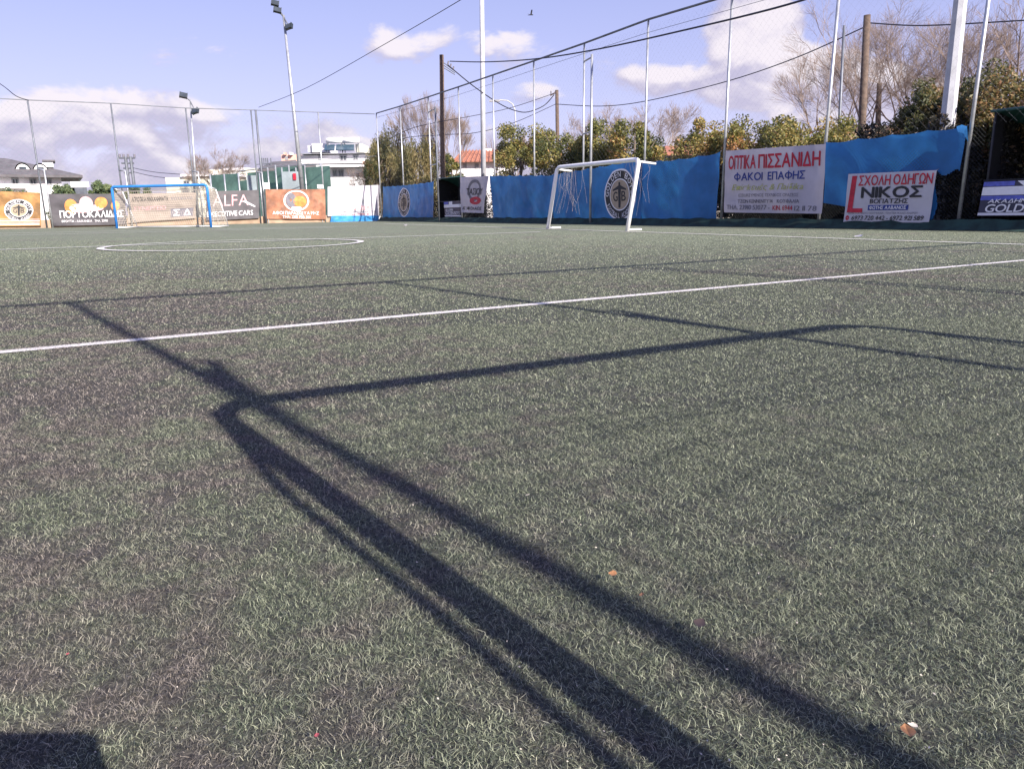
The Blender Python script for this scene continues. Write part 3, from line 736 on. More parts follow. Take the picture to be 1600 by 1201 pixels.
# far fence sheets
e, sh = banner('banner', FF, ((-70, 297), (63, 301), (64, 353), (-70, 354)), mat('golden_vinyl', (0.36, 0.185, 0.06), 0.55, 0, 0.55, 1.1, transl=0.15), 'golden banner with round club emblem, leftmost on the far fence', amp=0.03, seed=11, off=0.10)
club_emblem(sh, 0.735, 0.47, 0.66, e, 0.60)
for k_ in range(4): grid_shape(sh, 0.5, 0.04 + 0.05 * k_, 0.985, 0.06 + 0.05 * k_, INKW if k_ % 2 == 0 else INKP, e, 0.006, 'stripe')
e, sh = banner('banner', FF, ((75, 303), (196, 303), (196, 351), (83, 353)), mat('charcoal_vinyl', (0.05, 0.045, 0.055), 0.5, 0, 0.3, 1.5), 'dark banner with pictures of oranges and white Greek lettering, left of the blue goal', amp=0.025, seed=12, off=0.12)
for (u, v, a, b_, m_) in ((0.27, 0.60, 0.085, 0.24, INKO), (0.47, 0.70, 0.09, 0.22, INKP), (0.40, 0.55, 0.16, 0.15, INKP), (0.67, 0.72, 0.085, 0.18, INKO), (0.58, 0.55, 0.12, 0.10, INKP), (0.86, 0.62, 0.06, 0.16, INKO)):
    disc(sh, u, v, a, b_, m_, e, 0.006 + 0.01 * u, 0, 'fruit_print', 16)
text(sh, 'ΠΟΡΤΟΚΑΛΙΔΗΣ', (0.11, 0.25, 0.97, 0.47), INKW, e, 0.03, off=0.02)
text(sh, 'ΦΡΟΥΤΑ - ΛΑΧΑΝΙΚΑ   ΤΗΛ. 23910', (0.12, 0.10, 0.75, 0.18), INKW, e, 0.0, off=0.02)
e, sh = banner('banner', FF, ((200, 303), (306, 301), (306, 341), (200, 348)), mat('sandy_vinyl', (0.33, 0.27, 0.23), 0.55, 0, 0.15, 1.2, transl=0.15), 'faded sand coloured banner behind the net of the blue goal', amp=0.02, seed=13, off=0.12)
text(sh, 'ΑΓΡΟΤΙΚΑ ΜΗΧΑΝΗΜΑΤΑ', (0.05, 0.72, 0.58, 0.88), INKK, e, 0.05)
text(sh, 'ΚΟΥΦΑΛΙΑ', (0.63, 0.74, 0.95, 0.86), INKG, e, 0.0)
text(sh, 'ΣΥΝΕΡΓΕΙΟ', (0.08, 0.40, 0.55, 0.54), INKP, e, 0.0)
grid_shape(sh, 0.62, 0.10, 0.96, 0.42, INKG, e, 0.008, 'picture'); text(sh, 'Σ Δ', (0.66, 0.14, 0.92, 0.38), INKW, e, 0.02, off=0.016)
e, sh = banner('banner', FF, ((322, 299), (404, 297), (405, 341), (322, 345)), mat('slate_vinyl', (0.085, 0.078, 0.088), 0.5, 0, 0.2, 1.5), 'dark grey car hire banner with thin white letters, right of the blue goal', amp=0.025, seed=14, off=0.10)
text(sh, 'ALFA', (0.12, 0.48, 0.80, 0.86), INKP, e, -0.01, 0); text(sh, 'EXECUTIVE CARS', (0.02, 0.13, 0.88, 0.30), INKW, e, 0.015)
shape(sh, [(0.70, 0.60), (0.92, 0.40), (0.93, 0.44), (0.72, 0.66)], INKW, e, 0.012, 'swoosh')
e, sh = banner('banner', FF, ((415, 296), (508, 296), (509, 343), (417, 342)), mat('copper_vinyl', (0.33, 0.14, 0.08), 0.5, 0, 0.4, 1.8, transl=0.1), 'creased copper brown banner with white oval emblem on the far fence', amp=0.06, seed=15, off=0.10, fr=2.0)
disc(sh, 0.50, 0.62, 0.215, 0.35, INKW, e, 0.010, 0.88, 'oval_ring'); disc(sh, 0.41, 0.64, 0.09, 0.24, INKG, e, 0.012, 0.2, 'oval_picture', 18); disc(sh, 0.56, 0.60, 0.11, 0.18, INKO, e, 0.014, 0, 'oval_picture', 18)
disc(sh, 0.50, 0.38, 0.09, 0.05, INKW, e, 0.014, 0, 'oval_picture', 18)
text(sh, 'ΑΦΟΙ ΠΑΡΑΣΚΕΥΑ Μ+Ζ', (0.10, 0.15, 0.88, 0.27), INKW, e, 0.02); text(sh, 'ΤΗΛ: 2310 700 300', (0.26, 0.03, 0.74, 0.12), INKW, e, 0.02)
e, sh = banner('banner', FF, ((512, 292), (594, 289), (592, 337), (512, 338)), VINW2, 'almost white banner with faint grey and pink print at the far corner', amp=0.03, seed=16, off=0.10)
text(sh, 'ΔΟΜΙΚΑ ΥΛΙΚΑ', (0.18, 0.42, 0.70, 0.66), mat('pale_grey_ink', (0.45, 0.47, 0.47), 0.6), e, 0.02)
grid_shape(sh, 0.15, 0.20, 0.80, 0.33, INKP, e, 0.008); text(sh, 'ΚΟΥΦΑΛΙΑ ΘΕΣΣΑΛΟΝΙΚΗΣ', (0.2, 0.225, 0.76, 0.305), INKW, e, 0.01, off=0.016)
text(sh, 'ΤΗΛ. 23910 51 234 - ΚΙΝ. 6977 551', (0.09, 0.11, 0.93, 0.165), INKG, e, 0.0); text(sh, 'info - fax 23910 51', (0.25, 0.03, 0.80, 0.08), INKR, e, 0.0)
e, sh = banner('tarpaulin', FF, ((518, 337), (592, 337), (592, 347.5), (516, 348)), TARPL, 'bright blue plastic strip under the almost white banner at the far corner', 'tarpaulin', amp=0.10, seed=17, off=0.16, fr=2.0)

# ------------------------------------------------------------ goals
def rotmat(xd, yd, zd, loc):
    M = Matrix((xd, yd, zd)).transposed().to_4x4(); M.translation = loc; return M
def goal(name, pL, pR, height, back, depth_t, depth_b, r, m_, label, tilt=0.0, net_m=CORDW, net_cell=0.12, net_r=0.003, brace=True, netback=1.0, rear_m=None, top_drop=0.08, rear_pts=None, sides=True, foot=0.0):
    e = empty(name, (pL + pR) / 2, label, 'football goal')
    wdir = (pR - pL).normalized(); W = (pR - pL).length
    up = (Vector((0, 0, 1)) + back * tilt).normalized(); rr = 0.16
    def path():
        pts = [pL, pL + up * (height - rr)]
        for k_ in range(1, 6):
            a = k_ / 6 * PI / 2; pts.append(pL + up * (height - rr + rr * math.sin(a)) + wdir * (rr - rr * math.cos(a)))
        pts.append(pL + up * height + wdir * rr); return pts
    lp = path(); lp[0] = lp[0] - wdir * foot
    b = MB(); b.tube(lp[:5], r, 12); b.build('post', m_, e, True)
    rp = [pR + (q - pL) - 2 * wdir * ((q - pL).dot(wdir)) for q in lp]
    b = MB(); b.tube(rp[:5], r, 12); b.build('post', m_, e, True)
    b = MB(); b.tube(lp[4:] + rp[4:][::-1], r, 12); b.build('crossbar', m_, e, True)
    rm = rear_m or m_
    B = []
    for P0 in (pL, pR):
        top = P0 + up * (height - 0.06); bt = top + back * depth_t - Vector((0, 0, top_drop)); gb = P0 + back * depth_b + Vector((0, 0, 0.04))
        b = MB(); b.tube([top, bt], r * 0.5, 8); b.build('top_stay', rm, e, True)
        b = MB(); b.tube([P0 + Vector((0, 0, .04)), gb], r * 0.5, 8); b.build('ground_bar', rm, e, True)
        if brace:
            b = MB(); b.tube([bt] + [P0 + back * d_ + Vector((0, 0, z_)) for d_, z_ in (rear_pts or [])] + [gb], r * 0.42, 8); b.build('rear_stay', rm, e, True)
        B.append((top, bt, gb, P0))
    if brace:
        b = MB(); b.tube([B[0][2], B[1][2]], r * 0.45, 8); b.build('rear_bar', rm, e, True)
    # net: back panel and sides
    b = MB()
    def wire(p_, q_):
        i = len(b.v); d_ = (q_ - p_)
        if d_.length < 1e-4: return
        d_.normalize(); a_ = d_.cross(Vector((0.3, 0.2, 0.9))).normalized() * net_r; c2 = d_.cross(a_)
        for e_ in (p_, q_): b.v.extend([tuple(e_ + a_), tuple(e_ - a_ * .5 + c2 * .87), tuple(e_ - a_ * .5 - c2 * .87)])
        for j in range(3): b.f.append((i + j, i + (j + 1) % 3, i + 3 + (j + 1) % 3, i + 3 + j))
    def panel(f, nu, nv):
        g_ = [[f(i / nu, j / nv) for i in range(nu + 1)] for j in range(nv + 1)]
        for j in range(nv + 1):
            for i in range(nu + 1):
                if i < nu: wire(g_[j][i], g_[j][i + 1])
                if j < nv: wire(g_[j][i], g_[j + 1][i])
    t0, t1 = B
    if netback > 0:
        def back_(u, v):
            p_ = (t0[1] * (1 - u) + t1[1] * u) * v + (t0[2] * (1 - u) + t1[2] * u) * (1 - v)
            return p_ + back * 0.10 * mnoise.noise(Vector((u * 4, v * 3, 1.1))) - Vector((0, 0, 0.06 * math.sin(u * PI * 3) ** 2 * v))
        panel(back_, int(W / net_cell), int(height / net_cell))
        def top_(u, v):
            p_ = (t0[0] * (1 - u) + t1[0] * u) * (1 - v) + (t0[1] * (1 - u) + t1[1] * u) * v
            return p_ - Vector((0, 0, 0.09 * math.sin(v * PI)))
        panel(top_, int(W / net_cell), max(2, int(depth_t / net_cell)))
    for T in (B if netback > 0 and sides else []):
        def side_(u, v):
            fr_ = T[0] * v + T[3] * (1 - v); bk = T[1] * v + T[2] * (1 - v)
            return fr_ * (1 - u) + bk * u + wdir * 0.04 * mnoise.noise(Vector((u * 3, v * 3, 4)))
        panel(side_, max(3, int(depth_b / net_cell)), int(height / net_cell))
    if b.v: b.build('net', net_m, e, kind='stuff')
    return e
# far blue goal
fl_, frr = G(183, 357), G(330, 355.5)
bk = Vector((-(frr - fl_).y, (frr - fl_).x, 0)).normalized()
e = goal('football_goal', fl_, frr, 1.98, bk, 0.7, 1.5, 0.062, BLUEP, 'blue framed goal with a sandy net in front of the far fence', net_m=CORDW, net_cell=0.12, net_r=0.0075, rear_m=WHITEP, top_drop=0.12)
# white goal near the right fence
gR_ = G(980, 361.5)
best = None
for k_ in range(300, 520):
    q = gR_ - RD * (k_ / 100)
    pr = ray(856, 350); 
    e_ = abs(q.x / q.y - pr.x / pr.y)
    if best is None or e_ < best[0]: best = (e_, q)
gL_ = best[1]
ht = at(997, 243, gR_.y + 0.15).z; print('white goal height', ht, 'width', (gL_ - gR_).length)
e = goal('football_goal', gL_, gR_, 1.98, -FR.n, 0.6, 0.5, 0.062, WHITEP, 'white goal leaning back against the emblem tarpaulin on the right touchline', tilt=0.19, net_m=CORDW, net_cell=0.14, net_r=0.0028, brace=False, netback=0, top_drop=0.05)
# loose net hanging in the white goal
b = MB()
for cx_, n_ in ((0.10, 20), (0.92, 9)):
    for k_ in range(n_):
        a = rnd.uniform(-0.1, 0.1); p_ = gL_ + (gR_ - gL_) * min(1, max(0, cx_ + a)) - FR.n * rnd.uniform(0.35, 1.0)
        z0 = rnd.uniform(1.75, 1.95); z1 = rnd.uniform(0.4, 1.4); q_ = [p_ + Vector((0, 0, z0)), p_ + Vector((rnd.uniform(-.1, .1), rnd.uniform(-.1, .1), (z0 + z1) / 2)), p_ + Vector((rnd.uniform(-.25, .25), rnd.uniform(-.2, .2), z1))]
        b.tube(q_, 0.0022, 3)
b.build('loose_net', CORDW, e, kind='stuff')
# goal behind the camera: only its shadow is in the picture
hS = Vector((LD.x, LD.y, 0)) / math.tan(SUN_EL) * 1.98
sL, sR = G(322, 636), G(1335, 507)
nL = Vector((sL.x, sL.y, 0)) - hS; nR = Vector((sR.x, sR.y, 0)) - hS
e = goal('football_goal', nL, nR, 1.98, -AY, 0.80, 1.5, 0.037, WHITEP, 'white goal beside the camera, its shadow lying across the near turf', net_cell=0.13, net_r=0.0030, netback=1, sides=False, foot=0.088, top_drop=0.03, rear_pts=[(0.84, 1.70), (0.88, 1.52), (1.08, 1.34), (1.30, 0.70)])

# ------------------------------------------------------------ dugouts
def dugout(plane, s0, s1, h, depth, label, txt=True, bw=None):
    e = empty('dugout', plane.pt((s0 + s1) / 2, 0, -0.3), label, 'dugout')
    P = plane.pt
    def bx(n, a0, a1, o0, o1, z0, z1, m_):
        b = MB(); c = [(a0, o0), (a1, o0), (a1, o1), (a0, o1)]
        vs = [P(a, z0, o_) for a, o_ in c] + [P(a, z1, o_) for a, o_ in c]
        i = 0; b.v = [tuple(v) for v in vs]
        b.f = [(0, 1, 2, 3), (7, 6, 5, 4), (0, 4, 5, 1), (1, 5, 6, 2), (2, 6, 7, 3), (3, 7, 4, 0)]
        return b.build(n, m_, e)
    bx('back_panel', s0, s1, -depth, -depth - 0.04, 0, h - 0.25, BLACKM)
    bx('side_panel', s0, s0 + 0.04, -depth + 0.002, -0.25, 0, h - 0.03, BLACKM); bx('side_panel', s1 - 0.04, s1, -depth + 0.002, -0.25, 0, h - 0.03, BLACKM)
    b = MB(); n_ = 10
    for k_ in range(n_):
        f0, f1 = k_ / n_, (k_ + 1) / n_
        z = lambda f: h + 0.0 - 0.45 * f ** 2
        o_ = lambda f: -0.18 - (depth - 0.1) * f
        b.poly([P(s0 - .05, z(f0), o_(f0)), P(s1 + .05, z(f0), o_(f0)), P(s1 + .05, z(f1), o_(f1)), P(s0 - .05, z(f1), o_(f1))])
        b.poly([P(s0 - .05, z(f0) - .04, o_(f0)), P(s0 - .05, z(f1) - .04, o_(f1)), P(s1 + .05, z(f1) - .04, o_(f1)), P(s1 + .05, z(f0) - .04, o_(f0))])
    b.build('roof', DGREEN, e)
    b = MB(); b.tube([P(s0 - .05, h, -0.17), P(s1 + .05, h, -0.17)], 0.035, 8); b.build('roof_edge', DGREEN, e, True)
    for a in (s0 + 0.05, s1 - 0.05):
        b = MB(); b.tube([P(a, 0, -0.2), P(a, h, -0.2)], 0.03, 8); b.build('frame_post', INKK, e, True)
    b = MB(); b.tube([P(s0, 1.14, -0.14), P(s1, 1.14, -0.14)], 0.025, 8); b.build('front_rail', INKK, e, True)
    bx('bench_seat', s0 + .1, s1 - .1, -depth + 0.1, -depth + 0.5, 0.42, 0.47, BLACKM)
    c = [P(s0 + .04, 1.12, -0.1), P(s1 - .05, 1.14, -0.1), P(s1 - .05, 0.36, -0.1), P(s0 - .02, 0.34, -0.1)]
    sh_ = Sheet(c, plane.n, amp=0.015, seed=21)
    return e, sh_
sA = FR.s_of(1526, 330); zt = FR.hit(1535, 176, -0.2).z; print('dugout h', zt, 'sA', sA)
e, sh = dugout(FR, sA, sA + 5.0, zt, 1.6, 'black dugout with green roof at the right edge of the pitch')
def flag_banner(sh, label, parts=True):
    e = empty('banner', sh.S(0.5, 0), label, 'banner', 'academy banners on the dugouts'); sheet_obj('cloth', sh, mat('navy_vinyl', (0.035, 0.035, 0.075), 0.5, 0, 0.2, 3), e)
    return e
sw = sh.w; U = lambda x: x / sw * 3.05 if sw > 3.05 else x
eb = flag_banner(sh, 'academy banner with Greek flag print hung on the near dugout at the right edge')
k2 = 2.6 / sw
grid_shape(sh, 0.0, 0.60, min(1, 1.2 * k2), 0.84, INKW, eb, 0.006, 'flag_cross'); shape(sh, [(0.28 * k2, 0.99), (0.52 * k2, 0.99), (0.66 * k2, 0.42), (0.50 * k2, 0.42)], INKW, eb, 0.012, 'flag_cross')
grid_shape(sh, 0.0, 0.86, 0.26 * k2, 0.99, INKBR, eb, 0.006, 'flag_field'); grid_shape(sh, 0.0, 0.46, 0.42 * k2, 0.58, INKBR, eb, 0.006, 'flag_field')
grid_shape(sh, 0.55 * k2, 0.86, 1.0 * k2, 0.99, INKG, eb, 0.006, 'flag_field')
grid_shape(sh, 0.0, 0.015, 0.40 * k2, 0.09, INKW, eb, 0.006, 'flag_field')
text(sh, 'ΑΚΑΔΗΜΙΑ ΠΟΔΟΣΦΑΙΡΟΥ', (0.07 * k2, 0.37, 1.05 * k2, 0.49), INKW, eb, 0.03, 0.2, off=0.018)
text(sh, 'GOLDEN BOYS', (0.06 * k2, 0.11, 0.86 * k2, 0.335), INKW, eb, 0.035, 0.15, off=0.018)
sB0 = FR.s_of(680, 330); sB1 = FR.s_of(718, 330); zt = FR.hit(700, 278, -0.2).z
e, sh = dugout(FR, sB0, sB1, zt, 1.5, 'small black dugout between the emblem tarpaulin and the whitish map banner')
sh.c = [FR.pt(sB0 + (sB1 - sB0) * 0.32, 1.12, -0.1), FR.pt(sB1, 1.15, -0.1), FR.pt(sB1, 0.30, -0.1), FR.pt(sB0 + (sB1 - sB0) * 0.35, 0.3, -0.1)]; sh.w = (sB1 - sB0) * .68
eb = flag_banner(sh, 'academy banner with Greek flag print in the small far dugout')
grid_shape(sh, 0.0, 0.60, 1, 0.8, INKW, eb, 0.006, 'flag_cross'); grid_shape(sh, 0.3, 0.8, 0.5, 0.99, INKW, eb, 0.006, 'flag_cross', 3); grid_shape(sh, 0.0, 0.82, 0.26, 0.99, INKBR, eb, 0.006, 'flag_field', 3)
grid_shape(sh, 0.0, 0.0, 1, 0.08, INKW, eb, 0.006, 'flag_field')
text(sh, 'ΑΚΑΔΗΜΙΑ', (0.08, 0.37, 0.55, 0.52), INKW, eb, 0.03, off=0.018); text(sh, 'GOLDEN BOYS', (0.08, 0.12, 0.92, 0.34), INKW, eb, 0.03, off=0.018)

# ------------------------------------------------------------ poles and wires
def mast(Y, top, bot, r0, r1, label, cat='floodlight mast', m_=GALV, lamps=0, sides=10, group=None, name='floodlight_mast', over=0.0):
    a = at(*bot, Y); t_ = at(*top, Y); base = Vector((a.x, a.y, 0))
    k_ = (t_.z) / max(0.1, (t_.z - a.z)); 
    foot = t_ + (a - t_) * k_; foot.z = 0
    e = empty(name, foot, label, cat, group)
    b = MB(); b.tube([foot, t_ + (t_ - foot) * over], [r0, r1], sides); b.build('pole', m_, e, sides > 8)
    if lamps:
        for sx in range(lamps):
            off = Vector(((-0.25, 0.33)[sx % 2] * (1.0 if sx < 2 else 1.4), -0.25, (0.2, -0.65)[sx % 2] if sx < 2 else (0.55 if sx == 2 else -0.2)))
            c = t_ + off * (Y / 45)
            b = MB(); s_ = 0.21 * Y / 45; M = Matrix.Translation(c) @ Matrix.Rotation(-0.5, 4, 'X') @ Matrix.Rotation((0.4, -0.4)[sx % 2], 4, 'Z')
            b.box((-s_, -s_ * 0.35, -s_ * 0.7), (s_, s_ * 0.35, s_ * 0.7), M)
            for kx in (-0.9, 0.9): b.box((s_ * kx - .02, -s_ * .5, -s_ * .75), (s_ * kx + .02, s_ * .4, s_ * .75), M)
            lp_ = b.build('lamp', LAMPM, e)
            b = MB(); b.box((-s_ * .85, -s_ * 0.40, -s_ * 0.6), (s_ * .85, -s_ * 0.36, s_ * 0.6), M); b.build('lens', GLASS, lp_)
            b = MB(); b.tube([c, t_ - Vector((0, 0, 0.1))], 0.04, 6); b.build('lamp_arm', GALVD, e)
    return e
mast(FF.hit(480, 300).y + 1.6, (443, 24), (472, 293), 0.17, 0.075, 'tall floodlight mast with two dark lamps behind the copper brown banner', lamps=3)
mast(62, (297, 156), (306, 290), 0.12, 0.05, 'smaller floodlight mast with two lamps behind the blue goal', lamps=2)
mast(YF(753, 2.0), (752.5, -30), (755.5, 272), 0.155, 0.115, 'tall pale steel mast rising out of frame beside the red roofed house', m_=CONC, over=0.2)
mast(YF(1490, 1.3), (1504, -30), (1476, 235), 0.20, 0.145, 'thick pale octagonal mast behind the torn blue tarpaulin', m_=CONC, sides=8, over=0.15)
def upole(Y, top, bot, r, label, arms=0, m_=WOOD):
    e = mast(Y, top, bot, r * 1.15, r * 0.85, label, 'utility pole', m_, name='utility_pole')
    t_ = at(*top, Y)
    if arms == 1:
        b = MB()
        for k_ in range(3): b.tube([t_ - Vector((0, 0, 0.35 + .15 * k_)), t_ + Vector((0.75, 0, -0.9 - .1 * k_))], 0.03, 5)
        b.build('stay_bracket', GALVD, e)
        for k_ in range(3):
            b = MB(); b.tube([t_ + Vector((0.35 + .15 * k_, 0, -.55 - .15 * k_)), t_ + Vector((0.40 + .15 * k_, 0, -.35 - .15 * k_))], 0.05, 6); b.build('insulator', INKG, e)
    if arms == 2:
        b = MB(); b.tube([t_ + Vector((-0.45, 0, -0.35)), t_ + Vector((0.1, 0, -0.05))], 0.05, 5); b.build('crossarm', WOOD, e)
        for k_ in range(2):
            b = MB(); b.tube([t_ + Vector((-.4 + .3 * k_, 0, -.25)), t_ + Vector((-.4 + .3 * k_, 0, -.05))], 0.05, 6); b.build('insulator', INKG, e)
    return e
upole(YF(690, 1.5), (690, 86), (692, 275), 0.15, 'wooden utility pole with slanting cable bracket behind the small dugout', 1)
upole(55, (870, 141), (871, 205), 0.14, 'short wooden utility pole above the olive hedge', 2)
upole(YF(1350, 6), (1355, 24), (1346, 212), 0.13, 'plain wooden utility pole in front of the bare trees on the right')
upole(34, (1374, 130), (1372, 190), 0.12, 'small timber post standing among the bare trees', 0)
upole(YF(1315, 3), (1319, 40), (1311, 200), 0.045, 'thin dark pole close beside the fence post near the optician banner', 0, GALVD)
# electricity pylon pair far left
e = empty('utility_pole', Vector((at(195, 300, 110).x, 110, 0)), 'twin wooden power pole with crossarms and transformer far behind the blue goal', 'utility pole')
for x in (196, 204):
    b = MB(); q = at(x, 245, 110); b.tube([(q.x, 110, 0), (q.x, 110, q.z)], 0.22, 8); b.build('pole', GALVD, e)
for y, x0, x1 in ((247, 186, 211), (255, 190, 209), (263, 193, 208), (270, 194, 208)):
    b = MB(); b.tube([at(x0, y, 110), at(x1, y, 110)], 0.13, 6); b.build('crossarm', GALVD, e)
for x in (187, 193, 200, 210):
    b = MB(); b.tube([at(x, 246, 110), at(x, 241, 110)], 0.14, 6); b.build('insulator', INKG, e)
# street lamp
e = empty('street_lamp', Vector((at(805, 300, 60).x, 60, 0)), 'thin curved street lamp between the tall mast and the olive hedge', 'street lamp')
b = MB(); q = [at(806, 250, 60), at(805.5, 190, 60), at(804.5, 172, 60), at(801, 163, 60), at(793, 157.5, 60), at(782, 156.5, 60), at(775, 157, 60)]
q = [Vector((q[0].x, 60, 0))] + q; b.tube(q, [0.09, 0.07, .05, .05, .045, .04, .04, .04], 8); b.build('pole', CONC, e, True)
b = MB(); b.box((-0.5, -.12, -.08), (0.3, .12, .06), Matrix.Translation(at(775, 157.5, 60))); b.build('lamp_head', SHUT, e)

def wire(pts, label, r=0.012, m_=CABLE, name='overhead_cable'):
    P = [at(x, y, Y) for x, y, Y in pts]
    # smooth through the points
    Q = []
    for i in range(len(P) - 1):
        p0 = P[max(0, i - 1)]; p1 = P[i]; p2 = P[i + 1]; p3 = P[min(len(P) - 1, i + 2)]
        for k_ in range(8):
            t_ = k_ / 8; Q.append(0.5 * ((2 * p1) + (p2 - p0) * t_ + (2 * p0 - 5 * p1 + 4 * p2 - p3) * t_ ** 2 + (3 * p1 - p0 - 3 * p2 + p3) * t_ ** 3))
    Q.append(P[-1]); b = MB(); b.tube(Q, r, 5)
    tag(b.build(name, m_, None, True), label, 'cable')
wire([(703, 96, 42), (760, 97, 38), (840, 92, 32), (940, 76, 27), (1080, 45, 22), (1200, 16, 19), (1290, -10, 17)], 'thick black cable climbing from the bracketed utility pole out of the top right', 0.026)
wire([(700, 102, 42), (740, 135, 43), (780, 162, 45), (805, 173, 47), (825, 175, 49), (850, 165, 50), (866, 148, 50)], 'sagging black cable between the bracketed pole and the short pole', 0.03)
wire([(870, 163, 50), (940, 166, 46), (1010, 158, 42), (1130, 129, 36), (1240, 92, 31), (1350, 43, 28)], 'long cable from the short pole up to the plain pole on the right', 0.022)
wire([(1356, 36, 28), (1420, 40, 27), (1480, 39, 26), (1620, 31, 24)], 'cable from the plain wooden pole running off the right edge', 0.022)
wire([(590, 226, 58), (640, 202, 52), (690, 190, 47), (740, 181, 47), (800, 168, 48), (866, 146, 50)], 'thin cable passing above the conifer to the short pole, upper one', 0.02)
wire([(560, 262, 60), (620, 220, 55), (690, 211, 50), (740, 208, 49), (800, 193, 49), (868, 163, 50)], 'thin cable passing above the conifer to the short pole, lower one', 0.02)
wire([(404, 168, 40), (480, 137, 36), (600, 70, 30), (720, 0, 24), (790, -45, 21)], 'thin support cable rising from the far fence to the top of the picture', 0.012)
wire([(-60, 95, 38), (0, 131, 38), (25, 150, 38.5), (45, 157, 39)], 'short dark cable reaching the far fence at the left edge', 0.02)
wire([(206, 262, 110), (250, 270, 108), (330, 274, 105), (400, 270, 100)], 'faint power line right of the twin power pole, upper one', 0.04)
wire([(206, 268, 110), (250, 277, 108), (330, 282, 105), (400, 279, 100)], 'faint power line right of the twin power pole, lower one', 0.04)

# ------------------------------------------------------------ vegetation
def leaves(name, c, rad, n, size, m_, parent, seed, upright=0.0, clumps=40, tone0=0.0, flat=1.0, hollow=0.55):
    rs = np.random.RandomState(seed)
    # clumps on the shell and inside of an uneven ellipsoid
    d = rs.normal(0, 1, (clumps, 3)); d[:, 2] *= 0.9; d /= np.linalg.norm(d, axis=1)[:, None]
    d = np.sign(d) * np.abs(d) ** 0.72          # fuller shoulders than an ellipsoid
    rr = rs.uniform(hollow, 1.0, clumps)[:, None]
    cc = d * rr * np.array(rad); cs = rs.uniform(0.22, 0.42, clumps) * min(rad[0], rad[2], 1.4)
    idx = rs.randint(0, clumps, n)
    off = rs.normal(0, 1, (n, 3)); off /= np.maximum(1e-6, np.linalg.norm(off, axis=1))[:, None]; off *= (rs.rand(n, 1) ** 0.45)
    off[:, 2] *= 1.0 + upright * 1.6
    P = cc[idx] + off * cs[idx][:, None]
    P += np.array(c); P[:, 2] = np.maximum(P[:, 2], 0.05 + rs.rand(n) * .3)
    # leaf quads
    a = rs.normal(0, 1, (n, 3)); a[:, 2] += upright * 2.5; a /= np.linalg.norm(a, axis=1)[:, None]
    b_ = rs.normal(0, 1, (n, 3)); b_ -= a * (a * b_).sum(1)[:, None]; b_ /= np.linalg.norm(b_, axis=1)[:, None]
    L = (size * rs.uniform(0.6, 1.4, n))[:, None]; W = L * (0.42 if upright < .3 else 0.2)
    V = np.stack([P - a * L, P + b_ * W, P + a * L, P - b_ * W], 1).reshape(-1, 3)
    F = np.arange(n * 4).reshape(n, 4)
    ct = rs.normal(0.45, 0.17, clumps); tone = np.clip(ct[idx] + rs.normal(0, 0.16, n) + tone0, 0, 1)
    return npmesh(name, V, F, m_, parent, {'tone': np.repeat(tone, 4)})
def limbs(parent, foot, top, r, n=5, spread=0.5, seed=1, m_=BARK):
    r_ = random.Random(seed)
    b = MB(); mid_ = foot + (top - foot) * 0.35
    b.tube([foot - Vector((0, 0, .1)), mid_, top], [r, r * 0.75, r * 0.25], 7)
    for k_ in range(n):
        s_ = foot + (top - foot) * r_.uniform(0.12, 0.6); h_ = (top - foot).length
        e_ = s_ + Vector((r_.uniform(-1, 1) * spread * h_, r_.uniform(-1, 1) * spread * h_, r_.uniform(0.15, 0.45) * h_))
        b.tube([s_, (s_ + e_) / 2 + Vector((0, 0, 0.05 * h_)), e_], [r * 0.5, r * 0.3, r * 0.1], 5)
    return b.build('trunk', m_, parent, True)
def bush(Y, x0, x1, ytop, m_, label, n=9000, size=0.09, seed=1, cat='tree', name='tree', group=None, dy=None, up=0.0, clumps=45, tone0=0, zb=0.0, hollow=.5):
    cx_ = at((x0 + x1) / 2, 300, Y).x; hw = (at(x1, 300, Y).x - at(x0, 300, Y).x) / 2
    ht = at((x0 + x1) / 2, ytop, Y).z; dy = dy or min(hw, 1.9); n = int(n * 1.7); size *= 0.66
    e = empty(name, (cx_, Y, 0), label, cat, group)
    limbs(e, Vector((cx_, Y, 0)), Vector((cx_, Y, ht * 0.85)), 0.05 + ht * 0.015, 7, 0.3, seed)
    leaves('crown', (cx_, Y, (ht + zb) / 2), (hw * 0.86, dy, (ht - zb) / 2 * 0.88), n, size, m_, e, seed, up, clumps, tone0, hollow=hollow)
    return e
